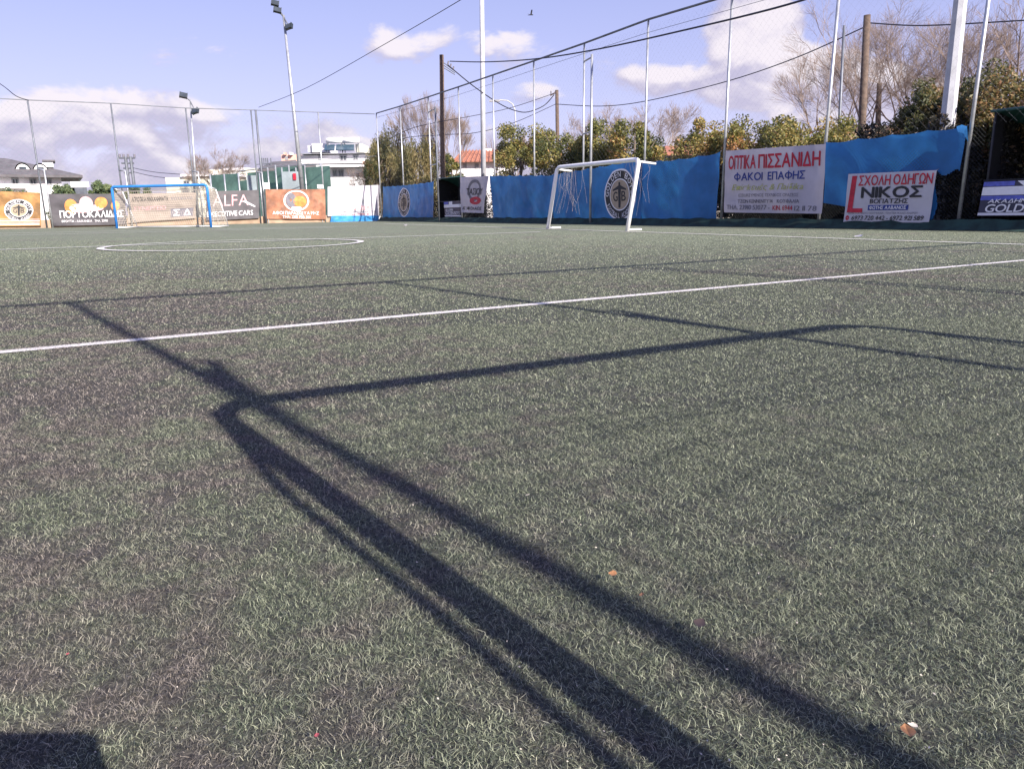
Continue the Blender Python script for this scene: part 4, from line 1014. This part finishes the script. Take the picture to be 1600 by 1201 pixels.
def bare(Y, x, ytop, spread, label, seed, depth=6, r0=None, lean=0.0, twist=0.55, name='bare_tree', n0=1, m_=TWIG, zfork=0.22, minr=0.006, cat='tree'):
    rs = random.Random(seed); fx = at(x, 300, Y).x; ht = at(x, ytop, Y).z
    e = empty(name, (fx, Y, 0), label, cat)
    b = MB(); r0 = r0 or ht * 0.018; tr_ = MB()
    top0 = Vector((fx + lean * ht * zfork, Y, ht * zfork)); tr_.tube([(fx, Y, -0.1), (fx + lean * .5 * ht * zfork, Y, ht * zfork * 0.5), top0], [r0 * 1.25, r0, r0 * 0.9], 8)
    tr_.build('trunk', BARK, e, True)
    def grow(p_, d_, L, r, k_):
        if k_ == 0 or r < minr * 0.5: return
        q = p_ + d_ * L; md = (p_ + q) / 2 + Vector((rs.uniform(-1, 1), rs.uniform(-1, 1), rs.uniform(-1, 1))) * L * 0.07
        b.tube([p_, md, q], [r, r * 0.85, r * 0.7], 4 if r > 0.03 else 3, False)
        nn = 2 if k_ > 4 else 3
        for j in range(nn + (rs.random() < 0.45)):
            nd = (d_ + Vector((rs.uniform(-1, 1), rs.uniform(-1, 1), rs.uniform(-0.55, 0.8))) * twist * spread).normalized()
            if j == 0: nd = (d_ * 1.5 + nd * 0.6 + Vector((0, 0, 0.15))).normalized()
            grow(p_ + (q - p_) * (1.0 if j == 0 else rs.uniform(0.45, 1.0)), nd, L * rs.uniform(0.68, 0.86), max(minr * 0.6, r * (0.72 if j == 0 else 0.52)), k_ - 1)
    for j in range(n0 + 2):
        an = j / (n0 + 2) * 2 * PI + rs.uniform(0, 1)
        grow(top0, Vector((math.cos(an) * 0.5 * spread + lean, math.sin(an) * 0.4 * spread, 1)).normalized(), ht * 0.24, r0 * 0.6, depth)
    # fit the crown to the height of the tree
    zs = max(v[2] for v in b.v); k_ = (ht - top0.z) / (zs - top0.z); kx = k_ * (1.0 if k_ > 1 else 1.0)
    b.v = [(top0.x + (x_ - top0.x) * kx, top0.y + (y_ - top0.y) * kx, top0.z + (z_ - top0.z) * k_) for x_, y_, z_ in b.v]
    b.build('crown', m_, e); return e
HG = 'olive green trees of the hedge behind the right fence'
# conifers by the far corner
bush(YF(612, 2.5), 576, 644, 203, CONIF, 'dark brownish conifer behind the far corner of the fences', 15000, 0.16, 11, up=0.9, clumps=70, tone0=0.02)
bush(YF(656, 2.5), 624, 690, 206, CONIF, 'brownish conifer with upright sprays right of the far corner', 15000, 0.15, 12, up=0.9, clumps=70, tone0=0.1)
bush(53.5, 566, 606, 232, DARKF, 'small dark conifer at the left foot of the tall conifers', 6000, 0.13, 13, up=0.5)
bush(YF(705, 3), 688, 726, 226, OLIVE, 'narrow olive bush right of the wooden pole bracket', 5000, 0.12, 14)
# hedge
bush(YF(814, 2.4), 764, 864, 190, OLIVE, 'olive tree with rounded top above the plain blue tarpaulin', 13000, 0.105, 21, group=HG, clumps=60)
bush(YF(876, 2.4), 824, 929, 190, OLIVE, 'olive tree behind the left half of the white goal', 13000, 0.10, 22, group=HG, clumps=60)
bush(YF(937, 2.4), 886, 989, 186, OLIVE, 'olive tree behind the middle of the white goal', 13000, 0.10, 23, group=HG, clumps=60)
bush(YF(990, 2.4), 936, 1044, 184, OLIVE, 'olive tree ending the hedge right of the white goal', 13000, 0.10, 24, group=HG, clumps=60)
bush(YF(1095, 2.4), 1041, 1149, 182, OLIVE, 'orange tinged olive tree left of the optician banner', 13000, 0.085, 25, group=HG, clumps=60, tone0=0.14)
bush(YF(1162, 2.4), 1106, 1219, 187, OLIVE, 'yellowish olive tree behind the left of the optician banner', 13000, 0.085, 26, group=HG, clumps=60, tone0=0.14)
bush(YF(1247, 2.4), 1171, 1324, 166, OLIVE, 'green olive tree behind the right of the optician banner', 18000, 0.085, 27, group=HG, clumps=70)
bush(YF(1437, 2.4), 1379, 1496, 109, DARKF, 'dark glossy tree left of the thick octagonal mast', 17000, 0.075, 31, clumps=80)
bush(YF(1520, 2.4), 1434, 1606, 86, DARKF, 'large dark tree with orange leaves behind the near dugout', 30000, 0.075, 32, clumps=110, tone0=0.12, hollow=.3)
bush(YF(1635, 2.4), 1544, 1726, 84, DARKF, 'large dark tree at the right edge above the dugout roof', 24000, 0.075, 33, clumps=90, tone0=0.1, hollow=.3)
# undergrowth behind the chain link
def scrub(x0, x1, ytop, seed, label, n, off=-1.2, dy=0.6):
    e = empty('scrub', FR.pt(FR.s_of((x0 + x1) / 2), 0, off), label, 'shrubs')
    rs = np.random.RandomState(seed); s0, s1 = FR.s_of(x0), FR.s_of(x1); z = FR.hit((x0 + x1) / 2, ytop, off).z
    s_ = rs.uniform(s0, s1, n); o_ = off + rs.uniform(-dy, dy, n); zz = rs.rand(n) * z * (0.75 + 0.25 * np.sin(s_ * 3.1))
    P = np.array(FR.p)[None] + np.outer(s_, FR.d) + np.outer(o_, FR.n); P[:, 2] = zz
    a = rs.normal(0, 1, (n, 3)); a /= np.linalg.norm(a, axis=1)[:, None]; b_ = np.cross(a, rs.normal(0, 1, (n, 3))); b_ /= np.linalg.norm(b_, axis=1)[:, None]
    L = rs.uniform(0.03, 0.09, n)[:, None]; V = np.stack([P - a * L, P + b_ * L * .4, P + a * L, P - b_ * L * .4], 1).reshape(-1, 3)
    tone = np.clip(rs.beta(1.3, 2.6, n) + 0.12 * (np.sin(s_ * 5) > 0.6), 0, 1)
    npmesh('foliage', V, np.arange(n * 4).reshape(n, 4), IVY, e, {'tone': np.repeat(tone, 4)}, 'stuff')
scrub(1120, 1300, 250, 41, 'dark tangled undergrowth behind the optician banner', 26000)
scrub(1300, 1540, 185, 42, 'dark tangled undergrowth behind the driving school banner', 30000)
scrub(590, 780, 300, 43, 'low dark scrub behind the small dugout', 9000)
scrub(780, 1120, 262, 44, 'low dark scrub behind the white goal', 14000)
# bare trees
bare(33, 1298, 40, 1.0, 'bare tree with fine upright twigs left of the plain wooden pole', 51, 8, 0.11, twist=0.62, minr=0.005)
bare(34, 1388, -40, 1.2, 'widest bare tree, its crown spreading over the plain wooden pole', 52, 9, 0.16, twist=0.8, minr=0.005, zfork=.16)
bare(31, 1455, 20, 1.1, 'bare tree behind the dark glossy tree', 53, 8, 0.13, twist=0.75, minr=0.005)
bare(30, 1560, -30, 1.1, 'bare tree above the dugout at the right edge', 54, 8, 0.14, twist=0.75, minr=0.005)
bare(75, 1000, 152, 1.3, 'distant pinkish bare tree behind the right end of the olive hedge', 55, 8, 0.16, minr=0.014, twist=.7)
bare(80, 925, 168, 1.2, 'distant pinkish bare tree above the white goal', 56, 8, 0.16, minr=0.014, twist=.7)
bare(56, 668, 138, 0.6, 'slender bare tree behind the brownish conifer', 57, 8, 0.09, minr=0.007, twist=.6)
bare(52, 705, 160, 0.6, 'slender bare tree right of the bracketed pole', 58, 8, 0.09, minr=0.007, twist=.6)
bare(95, 340, 222, 1.2, 'rounded bare tree behind the green court netting', 59, 8, 0.22, minr=0.02, twist=.75)
bare(66, 795, 205, .9, 'small bare tree left of the street lamp', 60, 5, 0.14, minr=0.015)
bare(58, 572, 252, 1.3, 'grey tangled bare shrub in front of the white apartment block', 61, 8, 0.07, minr=0.009, zfork=0.12, twist=.8)
# far left greenery
bush(60, 140, 178, 275, GREENF, 'bright green bush left of the blue goal', 5000, 0.16, 71, clumps=40, tone0=.15)
bush(62, 196, 232, 283, GREENF, 'dull green bush above the left of the blue goal', 4000, 0.16, 72)
bush(52, -20, 42, 288, GREENF, 'low green bush in front of the house on the left', 4000, 0.13, 73)
bush(56, 72, 120, 286, GREENF, 'greyish bush between the house and the white billboard', 4000, 0.14, 74)

# ------------------------------------------------------------ buildings
def bframe(Y, x0, x1, rot=0.0):
    a = at(x0, 300, Y); b_ = at(x1, 300, Y); return Vector((a.x, Y, 0)), (b_.x - a.x)
def zat(x, y, Y): return at(x, y, Y).z
def bpart(e, name, x0, x1, y0, y1, Y, dep, m_, proud=0.0, parent=None):
    a = at(x0, y1, Y); c = at(x1, y0, Y)
    b = MB(); b.box((a.x, Y - proud, max(-0.02, a.z) if y1 < 400 else 0), (c.x, Y + dep, c.z)); return b.build(name, m_, parent or e)
def window(e, x0, x1, y0, y1, Y, fm=SHUT):
    a = at(x0, y1, Y); c = at(x1, y0, Y)
    b = MB(); t_ = 0.10; z0, z1 = a.z, c.z
    for q in (((a.x, Y - .06, z0), (a.x + t_, Y + .02, z1)), ((c.x - t_, Y - .06, z0), (c.x, Y + .02, z1)), ((a.x + t_, Y - .06, z0), (c.x - t_, Y + .02, z0 + t_)), ((a.x + t_, Y - .06, z1 - t_), (c.x - t_, Y + .02, z1))): b.box(*q)
    b.box(((a.x + c.x) / 2 - .04, Y - .055, z0 + t_), ((a.x + c.x) / 2 + .04, Y + .02, z1 - t_))
    w_ = b.build('window', fm, e)
    b = MB(); b.box((a.x + t_, Y - .03, z0 + t_), (c.x - t_, Y - .01, z1 - t_)); b.build('pane', GLASS, w_)
# house on the left
Y = 72
e = hs = empty('house', (at(108, 300, Y).x, Y, 0), 'white house with grey hipped roof and arched dormers at the left edge', 'house')
bpart(e, 'wall', -60, 96, 276, 500, Y, 8, WWALL)
b = MB(); el_ = at(-75, 276, Y - .8); er = at(118, 275, Y - .8); ze = el_.z; rl = at(-20, 252, Y + 4); rr_ = at(82, 250, Y + 4)
A = [Vector((el_.x, Y - 0.9, ze)), Vector((er.x, Y - 0.9, ze)), Vector((er.x, Y + 9, ze)), Vector((el_.x, Y + 9, ze)), Vector((rl.x, Y + 4, rr_.z)), Vector((rr_.x - 1.2, Y + 4, rr_.z))]
b.v = [tuple(v) for v in A] + [tuple(v - Vector((0, 0, .22))) for v in A[:4]]
b.f = [(0, 1, 5, 4), (1, 2, 5), (2, 3, 4, 5), (3, 0, 4), (6, 7, 1, 0), (7, 8, 2, 1), (8, 9, 3, 2), (9, 6, 0, 3), (9, 8, 7, 6)]
rf = b.build('roof', SLATE, e)
for xc in (54, 77):
    b = MB(); p0 = at(xc, 271, Y + 0.7); n_ = 10; wd = 0.60; hh = 0.85
    arc = [Vector((p0.x + wd * math.cos(a), 0, p0.z - .1 + hh * math.sin(a))) for a in [PI * k_ / n_ for k_ in range(n_ + 1)]]
    f_ = [v + Vector((0, Y + .7, 0)) for v in arc]; g_ = [v + Vector((0, Y + 3.5, 0)) for v in arc]
    b.poly(f_)
    dm = b.build('dormer', WWALL, e)
    b = MB()
    for k_ in range(n_):
        o1 = [(v - Vector((p0.x, 0, p0.z))) * 1.15 + Vector((p0.x, 0, p0.z)) for v in (arc[k_], arc[k_ + 1])]
        b.poly([o1[0] + Vector((0, Y + .5, 0)), o1[1] + Vector((0, Y + .5, 0)), o1[1] + Vector((0, Y + 3.5, 0)), o1[0] + Vector((0, Y + 3.5, 0))])
    b.build('dormer_roof', SLATE, dm)
    b = MB(); b.box((p0.x - .28, Y + .66, p0.z), (p0.x + .28, Y + .69, p0.z + .5)); b.build('pane', GLASS, dm)
bpart(e, 'dormer', 82, 95, 253, 262, Y + 1.0, 3, WWALL); bpart(e, 'dormer_roof', 79, 96, 250.5, 253, Y + .8, 3.5, SLATE)
bpart(e, 'chimney', 33, 41, 243, 251, Y + 4, .7, WWALL)
for x0, x1 in ((2, 10), (33, 41), (56, 64), (77, 84)): window(e, x0, x1, 280, 290, Y)
for x0, x1 in ((-8, 24), (28, 50)): bpart(e, 'balcony', x0, x1, 290, 296, Y, .2, WWALL, 0.9)
hs.rotation_euler = (0, 0, math.radians(31))
# billboard
e = empty('billboard', (at(124, 300, 66).x, 66, 0), 'blank white billboard between two green bushes on the left', 'billboard')
bpart(e, 'panel', 111, 137, 283.5, 293, 66, .15, WHITEP)
for x in (115, 133): bpart(e, 'post', x, x + 1.2, 293, 500, 66.05, .1, GALVD)
# low buildings behind the blue goal
e = empty('building', (at(320, 300, 100).x, 100, 0), 'low greenish white flat roofed building behind the blue goal', 'building')
bpart(e, 'wall', 284, 365, 276, 500, 100, 8, CREAM); bpart(e, 'roof', 282, 367, 271, 276, 99.6, 9, WWALL)
window(e, 287, 296, 282, 288, 100); window(e, 300, 308, 280, 288, 100)
e = empty('building', (at(370, 300, 108).x, 108, 0), 'white building with cream parapet beyond the green court netting', 'building')
bpart(e, 'wall', 350, 398, 264, 500, 108, 8, CREAM); bpart(e, 'parapet', 349, 387, 262, 266, 107.6, 9, WWALL); window(e, 362, 372, 270, 278, 108)
# green netted court
e = empty('court_fence', (at(400, 300, 58).x, 58, 0), 'second court fenced with green windbreak netting behind the far fence', 'fence')
for x0, x1, y0, y1, Y_ in ((328, 372, 274, 300, 66), (372, 398, 283, 300, 64), (386, 430, 270, 300, 60), (430, 476, 262, 300, 58), (476, 515, 262, 300, 57)):
    a = at(x0, y0, Y_); c = at(x1, y0 - 3, Y_ - 1)
    sh_ = Sheet([Vector((a.x, Y_, a.z)), Vector((c.x, Y_ - 1, c.z)), Vector((c.x, Y_ - 1, 0.1)), Vector((a.x, Y_, 0.1))], Vector((0, -1, 0)), amp=0.12, seed=Y_ + x0, fr=.6)
    sheet_obj('windbreak', sh_, GNET, e, 24, 12)
for x, yt in ((328, 272), (350, 272), (372, 270), (405, 268), (418, 262), (430, 258), (440, 262), (451, 258), (462, 262), (476, 258), (484, 262), (500, 255)):
    b = MB(); q = at(x, yt, 57); b.tube([(q.x, 57, 0), (q.x, 57, q.z)], 0.06, 6); b.build('post', GALV, e, True)
b = MB(); b.tube([at(x, y, 57) for x, y in ((372, 268), (405, 264), (430, 260), (500, 257))], 0.04, 5); b.build('top_rail', GALVD, e)
bpart(e, 'red_sign', 458, 462, 271, 281, 56.8, .05, INKR); bpart(e, 'grey_board', 387, 400, 274, 300, 59, .1, GREYW); bpart(e, 'grey_board', 442, 470, 268, 296, 56.9, .05, GREYW)
# brown roofed sheds with salmon building
e = empty('building', (at(440, 300, 85).x, 85, 0), 'salmon walled house with greyish brown roof behind the green court netting', 'house')
bpart(e, 'wall', 405, 466, 262, 500, 85, 8, CREAM)
b = MB(); P_ = [at(402, 264, 84.5), at(470, 262, 84.5), at(462, 250, 88), at(424, 253, 88)]; b.poly(P_); P2 = [p_ - Vector((0, 0, .25)) for p_ in P_]; b.poly(P2[::-1]); b.poly([P2[0], P2[1], P_[1], P_[0]]); b.build('roof', SLATE, e)
bpart(e, 'upper_wall', 440, 466, 241, 252, 88.5, 5, PINKW); bpart(e, 'chimney', 443, 446, 238, 242, 88, .6, PINKW); bpart(e, 'chimney', 452, 456, 238, 242, 88, .6, WWALL)
for x in (409, 412, 415, 418, 423): bpart(e, 'antenna', x, x + .5, 247, 262, 86, .06, GALVD)
window(e, 446, 450, 244, 250, 88.5)
# white apartment block
Y = 66
e = empty('apartment_building', (at(540, 300, Y).x, Y, 0), 'white apartment block with solar water heaters on its flat roof', 'apartment building')
bpart(e, 'wall', 500, 612, 262, 500, Y, 10, WWALL)
bpart(e, 'floor_slab', 494, 614, 256, 261.5, Y - 1.0, 11, WWALL)
bpart(e, 'upper_wall', 470, 606, 241, 256, Y + .5, 9.5, WWALL)
bpart(e, 'roof_slab', 468, 612, 238.2, 240.8, Y, 10.5, SHUT)
bpart(e, 'roof_room', 488, 511, 224, 238, Y + 2, 4, WWALL); bpart(e, 'roof_room', 481, 488, 227, 238, Y + 2.3, 3, CONC); bpart(e, 'roof_room', 556, 567, 225, 238, Y + 2, 3, CREAM)
for x0, x1, y0, y1, yy in ((531, 542, 242, 252, Y + .5), (552, 560, 242, 251, Y + .5), (520, 527, 265, 277, Y), (529, 537, 265, 277, Y), (568, 580, 264, 276, Y), (498, 503, 243, 250, Y + .5)): window(e, x0, x1, y0, y1, yy)
for x in (562, 571, 580): bpart(e, 'balcony_rail', x, x + .6, 249, 256, Y - .9, .05, GALVD)
bpart(e, 'balcony', 566, 612, 251, 256, Y - 1.0, .12, PINKW)
bpart(e, 'side_wing', 472, 500, 264, 500, Y + 1, 8, GREYW)
b = MB(); P_ = [at(470, 264, Y), at(496, 264, Y), at(494, 250, Y + 1.5), at(478, 257, Y + 1.5)]; b.poly(P_); b.build('wing_roof', SLATE, e)
for x in (488, 512):
    b = MB(); b.tube([at(x, 263, Y - 1), at(x, 290, Y - 1)], .06, 6); b.build('drain_pipe', SHUT, e)
for k_, x in enumerate((521, 547)):
    h = empty('solar_water_heater', at(x, 236, Y + 1), 'solar water heater on the apartment block roof, ' + ('left' if k_ == 0 else 'right') + ' of the two', 'water heater', 'solar water heaters on the roof')
    z0 = at(x, 238, Y + 1).z; zt_ = at(x, 215.5, Y + 1).z; X = at(x, 230, Y + 1).x
    b = MB(); b.tube([(X - 0.72, Y + 1.6, zt_ - .15), (X + 0.72, Y + 1.6, zt_ - .15)], .24, 12); b.build('tank', WHITEP, h, True)
    for j in ((0, 1) if k_ == 0 else (0,)):
        b = MB(); x0 = X - .75 + j * 1.0 + (.25 if k_ else 0); b.poly([(x0, Y + .6, z0 + .15), (x0 + .9, Y + .6, z0 + .15), (x0 + .75, Y + 1.55, zt_ - .5), (x0 - .1, Y + 1.55, zt_ - .5)])
        b.poly([(x0, Y + .65, z0 + .10), (x0 - .1, Y + 1.6, zt_ - .55), (x0 + .75, Y + 1.6, zt_ - .55), (x0 + .9, Y + .65, z0 + .10)]); b.build('panel', PANEL, h)
    b = MB()
    for sx in (-.6, .6): b.tube([(X + sx, Y + 1.7, z0 - .05), (X + sx, Y + 1.65, zt_ - .2)], .04, 5); b.tube([(X + sx, Y + .7, z0 - .05), (X + sx, Y + 1.65, zt_ - .3)], .03, 5)
    b.build('stand', GALVD, h)
# red tiled house
Y = 62
e = empty('house', (at(755, 300, Y).x, Y, 0), 'white walled house with red tiled roof behind the tall pale mast', 'house')
bpart(e, 'wall', 712, 800, 253, 500, Y, 7, WWALL)
b = MB(); a = at(706, 254, Y - .6); c = at(806, 252, Y - .6); t0 = at(722, 236, Y + 3.5); t1 = at(796, 234, Y + 3.5)
b.poly([a, c, t1, t0]); b.poly([(a.x, Y + 7.5, a.z), (t0.x, t0.y, t0.z), (t1.x, t1.y, t1.z), (c.x, Y + 7.5, c.z)]); b.poly([a, t0, (a.x, Y + 7.5, a.z)]); b.poly([c, (c.x, Y + 7.5, c.z), t1]); rf = b.build('roof', REDT, e)
bpart(e, 'chimney', 758, 768, 232, 237, Y + 3.2, .6, WWALL); window(e, 724, 729, 256, 262, Y); window(e, 742, 748, 256, 263, Y); window(e, 772, 778, 256, 263, Y)
for k_ in range(14):
    x = 708 + k_ * 7.1; p0 = at(x, 253, Y - .62); p1 = at(722 + (x - 706) * .74, 235.5, Y + 3.45)
    b = MB(); b.tube([p0 + Vector((0, 0, .03)), p1 + Vector((0, 0, .03))], .07, 5); b.build('tile_row', REDT, e)
# reddish roof behind the hedge gap and tan roof on the right
for (x0, x1, y0, y1, Y, lb, wm, rm_) in ((1032, 1092, 228, 238, 44, 'long grey shed with reddish roof in the gap of the olive hedge', GREYW, REDT), (1310, 1425, 196, 211, 31, 'low white house with tan roof behind the wooden pole on the right', WWALL, mat('tan_roof_tiles', (0.36, 0.23, 0.15), 0.9, 0, 0.3, 4))):
    e = empty('house', (at((x0 + x1) / 2, 300, Y).x, Y, 0), lb, 'house')
    bpart(e, 'wall', x0 + 3, x1 - 3, y1, 500, Y, 5, wm)
    b = MB(); a = at(x0, y1 + 1, Y - .5); c = at(x1, y1, Y - .5); t0 = at(x0 + 8, y0, Y + 2.5); t1 = at(x1 - 8, y0, Y + 2.5)
    b.poly([a, c, t1, t0]); b.poly([a, t0, (a.x, Y + 5.5, a.z)]); b.poly([c, (c.x, Y + 5.5, c.z), t1]); b.poly([(a.x, Y + 5.5, a.z), t0, t1, (c.x, Y + 5.5, c.z)])
    b.poly([a - Vector((0, 0, .15)), c - Vector((0, 0, .15)), c, a]); b.build('roof', rm_, e)
    window(e, x0 + 15, x0 + 22, y1 + 4, y1 + 12, Y)
# white sign boards on the far fence
for x0, x1, y0, y1, lb in ((409.5, 421, 285.5, 295, 'square white sign above the gap between car hire and copper banners'), (496, 505, 288.5, 294.5, 'small white sign above the right end of the copper banner')):
    a = FF.hit(x0, y1, 0.05); c = FF.hit(x1, y0, 0.05)
    e = empty('sign', a, lb, 'sign'); b = MB()
    b.poly([a, (c.x, c.y, a.z), c, (a.x, a.y, c.z)]); q = FF.n * -0.03
    b.poly([Vector(v) + q for v in ((a.x, a.y, c.z), c, (c.x, c.y, a.z), a)]); b.build('board', WHITEP, e)
    b = MB(); m1 = (a + c) / 2 - FF.n * .06; b.tube([(m1.x, m1.y, 0), (m1.x, m1.y, c.z)], .03, 6); b.build('post', GALV, e)

# ------------------------------------------------------------ litter on the turf
def leafthing(px, py, s_, m_, label, name='fallen_leaf', cat='leaf', group=None, fold=0.4):
    g_ = G(px, py, 0.015); b = MB(); a = rnd.uniform(0, PI); n_ = 9
    R_ = Matrix.Translation((g_.x, g_.y, 0.022)) @ Matrix.Rotation(a, 4, 'Z') @ Matrix.Rotation(rnd.uniform(-.5, .1), 4, 'X')
    up_ = []; 
    for k_ in range(n_):
        t_ = k_ / (n_ - 1); wv = math.sin(PI * t_ ** 0.8) * 0.38 * (1 + rnd.uniform(-.2, .2))
        up_.append((t_ - .5, wv))
    for k_ in range(n_ - 1):
        (x0, w0), (x1, w1) = up_[k_], up_[k_ + 1]
        z0_, z1_ = 0.25 * (x0 * 2) ** 2 * fold, 0.25 * (x1 * 2) ** 2 * fold
        for sg in (1, -1):
            q = [Vector((x0, 0, z0_)), Vector((x1, 0, z1_)), Vector((x1, w1 * sg, z1_ + w1 * fold)), Vector((x0, w0 * sg, z0_ + w0 * fold))]
            if sg < 0: q = q[::-1]
            b.poly([R_ @ (v * s_) for v in q])
    o_ = b.build(name, m_, None, True); tag(o_, label, cat, group)
leafthing(1417, 1150, 0.024, LEAFB, 'curled orange brown leaf beside the fence post shadow at the bottom right')
leafthing(957, 902, 0.016, LEAFB, 'small orange leaf left of the fence post shadow')
leafthing(1003, 935, 0.012, LEAFB, 'tiny orange leaf just below the other orange leaf')
leafthing(1093, 980, 0.020, mat('brown_leaf', (0.13, 0.09, 0.08), 0.8), 'dark brown leaf at the edge of the fence post shadow')
leafthing(496, 1156, 0.008, LEAFR, 'tiny red scrap on the turf at the bottom', 'litter_scrap', 'litter')
leafthing(825, 778, 0.012, SCRAP, 'pale curled leaf between the goal post and fence post shadows')
leafthing(1425, 1141, 0.012, SCRAP, 'pale scrap touching the curled orange brown leaf', 'litter_scrap', 'litter')
leafthing(107, 1028, 0.006, LEAFR, 'tiny pinkish scrap on the worn turf at the left', 'litter_scrap', 'litter')
leafthing(1341, 371, 0.20, VINW2, 'crumpled white scrap on the touchline below the driving school banner', 'litter_scrap', 'litter')
leafthing(634, 353, 0.22, VINW2, 'white scrap on the turf in front of the far emblem tarpaulin', 'litter_scrap', 'litter')
# pale crumbs nobody could count
nC = 420; V = []; F = []
for k_ in range(nC):
    yy = 0.7 + 6 * rnd.random() ** 1.6; xx = rnd.uniform(-.75, .75) * yy; s_ = rnd.uniform(0.0008, 0.0022) * (1 + yy * .25); a = rnd.uniform(0, PI)
    c_, s2_ = math.cos(a) * s_, math.sin(a) * s_; i = len(V); z = rnd.uniform(.012, .022)
    V += [(xx - c_, yy - s2_, z), (xx + s2_ * .5, yy - c_ * .5, z + s_ * .4), (xx + c_, yy + s2_, z + s_ * .3), (xx - s2_ * .5, yy + c_ * .5, z)]; F.append((i, i + 1, i + 2, i + 3))
npmesh('litter_crumbs', np.array(V), np.array(F), SCRAP, kind='stuff')
# bird
e = MB(); c = at(829, 24, 80)
e.tube([c + Vector((-.28, 0, 0)), c + Vector((.25, 0, 0.02))], [.02, .05], 6)
e.poly([c + Vector((-.05, 0, 0)), c + Vector((.12, 0, 0)), c + Vector((.2, -.1, .45)), c + Vector((.08, 0, .5))]); e.poly([c + Vector((-.05, 0, 0)), c + Vector((.12, 0, 0)), c + Vector((-.1, .5, .2)), c + Vector((-.3, .45, .25))])
tag(e.build('bird', INKK), 'tiny dark bird flying in the sky above the tall pale mast', 'bird')

# ------------------------------------------------------------ the photographer: off frame, casts the phone shadow at the lower left
ph = empty('phone', (0.03, -0.02, 0.60), 'dark phone held level in both hands to take the picture', 'phone')
b = MB(); b.box((-0.055, -0.022, H - 0.062), (0.092, -0.014, H + 0.014)); po = b.build('body', INKK, ph)
md = po.modifiers.new('bevel', 'BEVEL'); md.width = 0.003; md.segments = 3
b = MB(); b.tube([(0, -0.0142, H), (0, -0.0125, H)], 0.007, 12); b.build('lens', GLASS, ph)
pe = empty('person', (-0.12, -0.62, 0), 'person crouching in dark jacket and jeans, holding up a phone', 'person')
def skin(name, verts, edges, radii, m_, root=0, sub=2):
    me = bpy.data.meshes.new(name); me.from_pydata(verts, edges, []); me.materials.append(m_)
    o = bpy.data.objects.new(name, me); C.objects.link(o); o.parent = pe; o.matrix_parent_inverse = pe.matrix_world.inverted()
    bm = bmesh.new(); bm.from_mesh(me); sl = bm.verts.layers.skin.verify()
    bm.verts.ensure_lookup_table()
    for i, v in enumerate(bm.verts): v[sl].radius = (radii[i],) * 2; v[sl].use_root = (i == root)
    bm.to_mesh(me); bm.free()
    sk = o.modifiers.new('skin', 'SKIN'); sk.use_smooth_shade = True
    s_ = o.modifiers.new('sub', 'SUBSURF'); s_.levels = sub; s_.render_levels = sub; return o
ox, oy = -0.12, -0.62
jv = [(ox, oy, .42), (ox, oy + .05, .62), (ox, oy + .12, .80), (ox, oy + .15, .92),
      (ox - .17, oy + .12, .84), (ox - .22, oy + .22, .66), (-0.085, -0.13, .62),
      (ox + .17, oy + .12, .84), (ox + .20, oy + .20, .65), (0.085, -0.15, .60)]
skin('jacket', jv, [(0, 1), (1, 2), (2, 3), (2, 4), (4, 5), (5, 6), (2, 7), (7, 8), (8, 9)], [.15, .15, .14, .06, .075, .055, .035, .075, .055, .035], JACK)
skin('trousers', [(ox, oy, .40), (ox - .12, oy + .02, .36), (ox - .16, oy + .38, .40), (ox - .15, oy + .12, .10), (ox + .12, oy + .02, .36), (ox + .12, oy + .36, .16), (ox + .12, oy - .05, .09)],
     [(0, 1), (1, 2), (2, 3), (0, 4), (4, 5), (5, 6)], [.14, .10, .075, .05, .10, .075, .05], JEANS)
hv = [(ox, oy + .14, .92), (ox, oy + .17, .99), (ox, oy + .19, 1.06), (ox, oy + .18, 1.13), (ox, oy + .275, 1.05), (ox, oy + .25, 1.0)]
skin('body', hv, [(0, 1), (1, 2), (2, 3), (2, 4), (1, 5)], [.055, .06, .085, .075, .02, .04], SKIN)
b = MB(); bmh = bmesh.new(); bmesh.ops.create_uvsphere(bmh, u_segments=16, v_segments=10, radius=0.105); 
for v in bmh.verts: v.co = Vector((v.co.x * .92, v.co.y * 1.02, v.co.z)) + Vector((ox, oy + .155, 1.115))
meh = bpy.data.meshes.new('hair'); bmh.to_mesh(meh); bmh.free(); meh.materials.append(HAIR); oh = bpy.data.objects.new('hair', meh); C.objects.link(oh); oh.parent = pe; oh.matrix_parent_inverse = pe.matrix_world.inverted(); meh.shade_smooth()
for sx, wr in ((-1, (-0.085, -0.13, .62)), (1, (0.085, -0.15, .60))):
    xp = -0.058 if sx < 0 else 0.095
    palm = (wr[0] + sx * .015, -0.075, .61)
    V_ = [wr, palm]; E_ = [(0, 1)]; R__ = [.028, .030]
    for k_ in range(4):
        z = .575 + .018 * k_; i = len(V_)
        V_ += [(xp + sx * .010, -0.045, z), (xp + sx * .006, -0.008, z), (xp - sx * .018, -0.004, z + .002)]
        E_ += [(1, i), (i, i + 1), (i + 1, i + 2)]; R__ += [.009, .008, .007]
    i = len(V_); V_ += [(xp - sx * .01, -0.05, .642), (xp - sx * .035, -0.03, .648 if sx < 0 else .645)]; E_ += [(1, i), (i, i + 1)]; R__ += [.010, .008]
    skin('hand', V_, E_, R__, SKIN, 0, 1)
for sx in (-1, 1):
    fx_ = ox - .15 if sx < 0 else ox + .12; fy = oy + .14 if sx < 0 else oy - .08
    b = MB(); b.tube([(fx_, fy - .08, .05), (fx_, fy + .05, .05), (fx_, fy + .18, .035)], [.05, .052, .03], 10); b.build('shoe', INKK, pe, True)
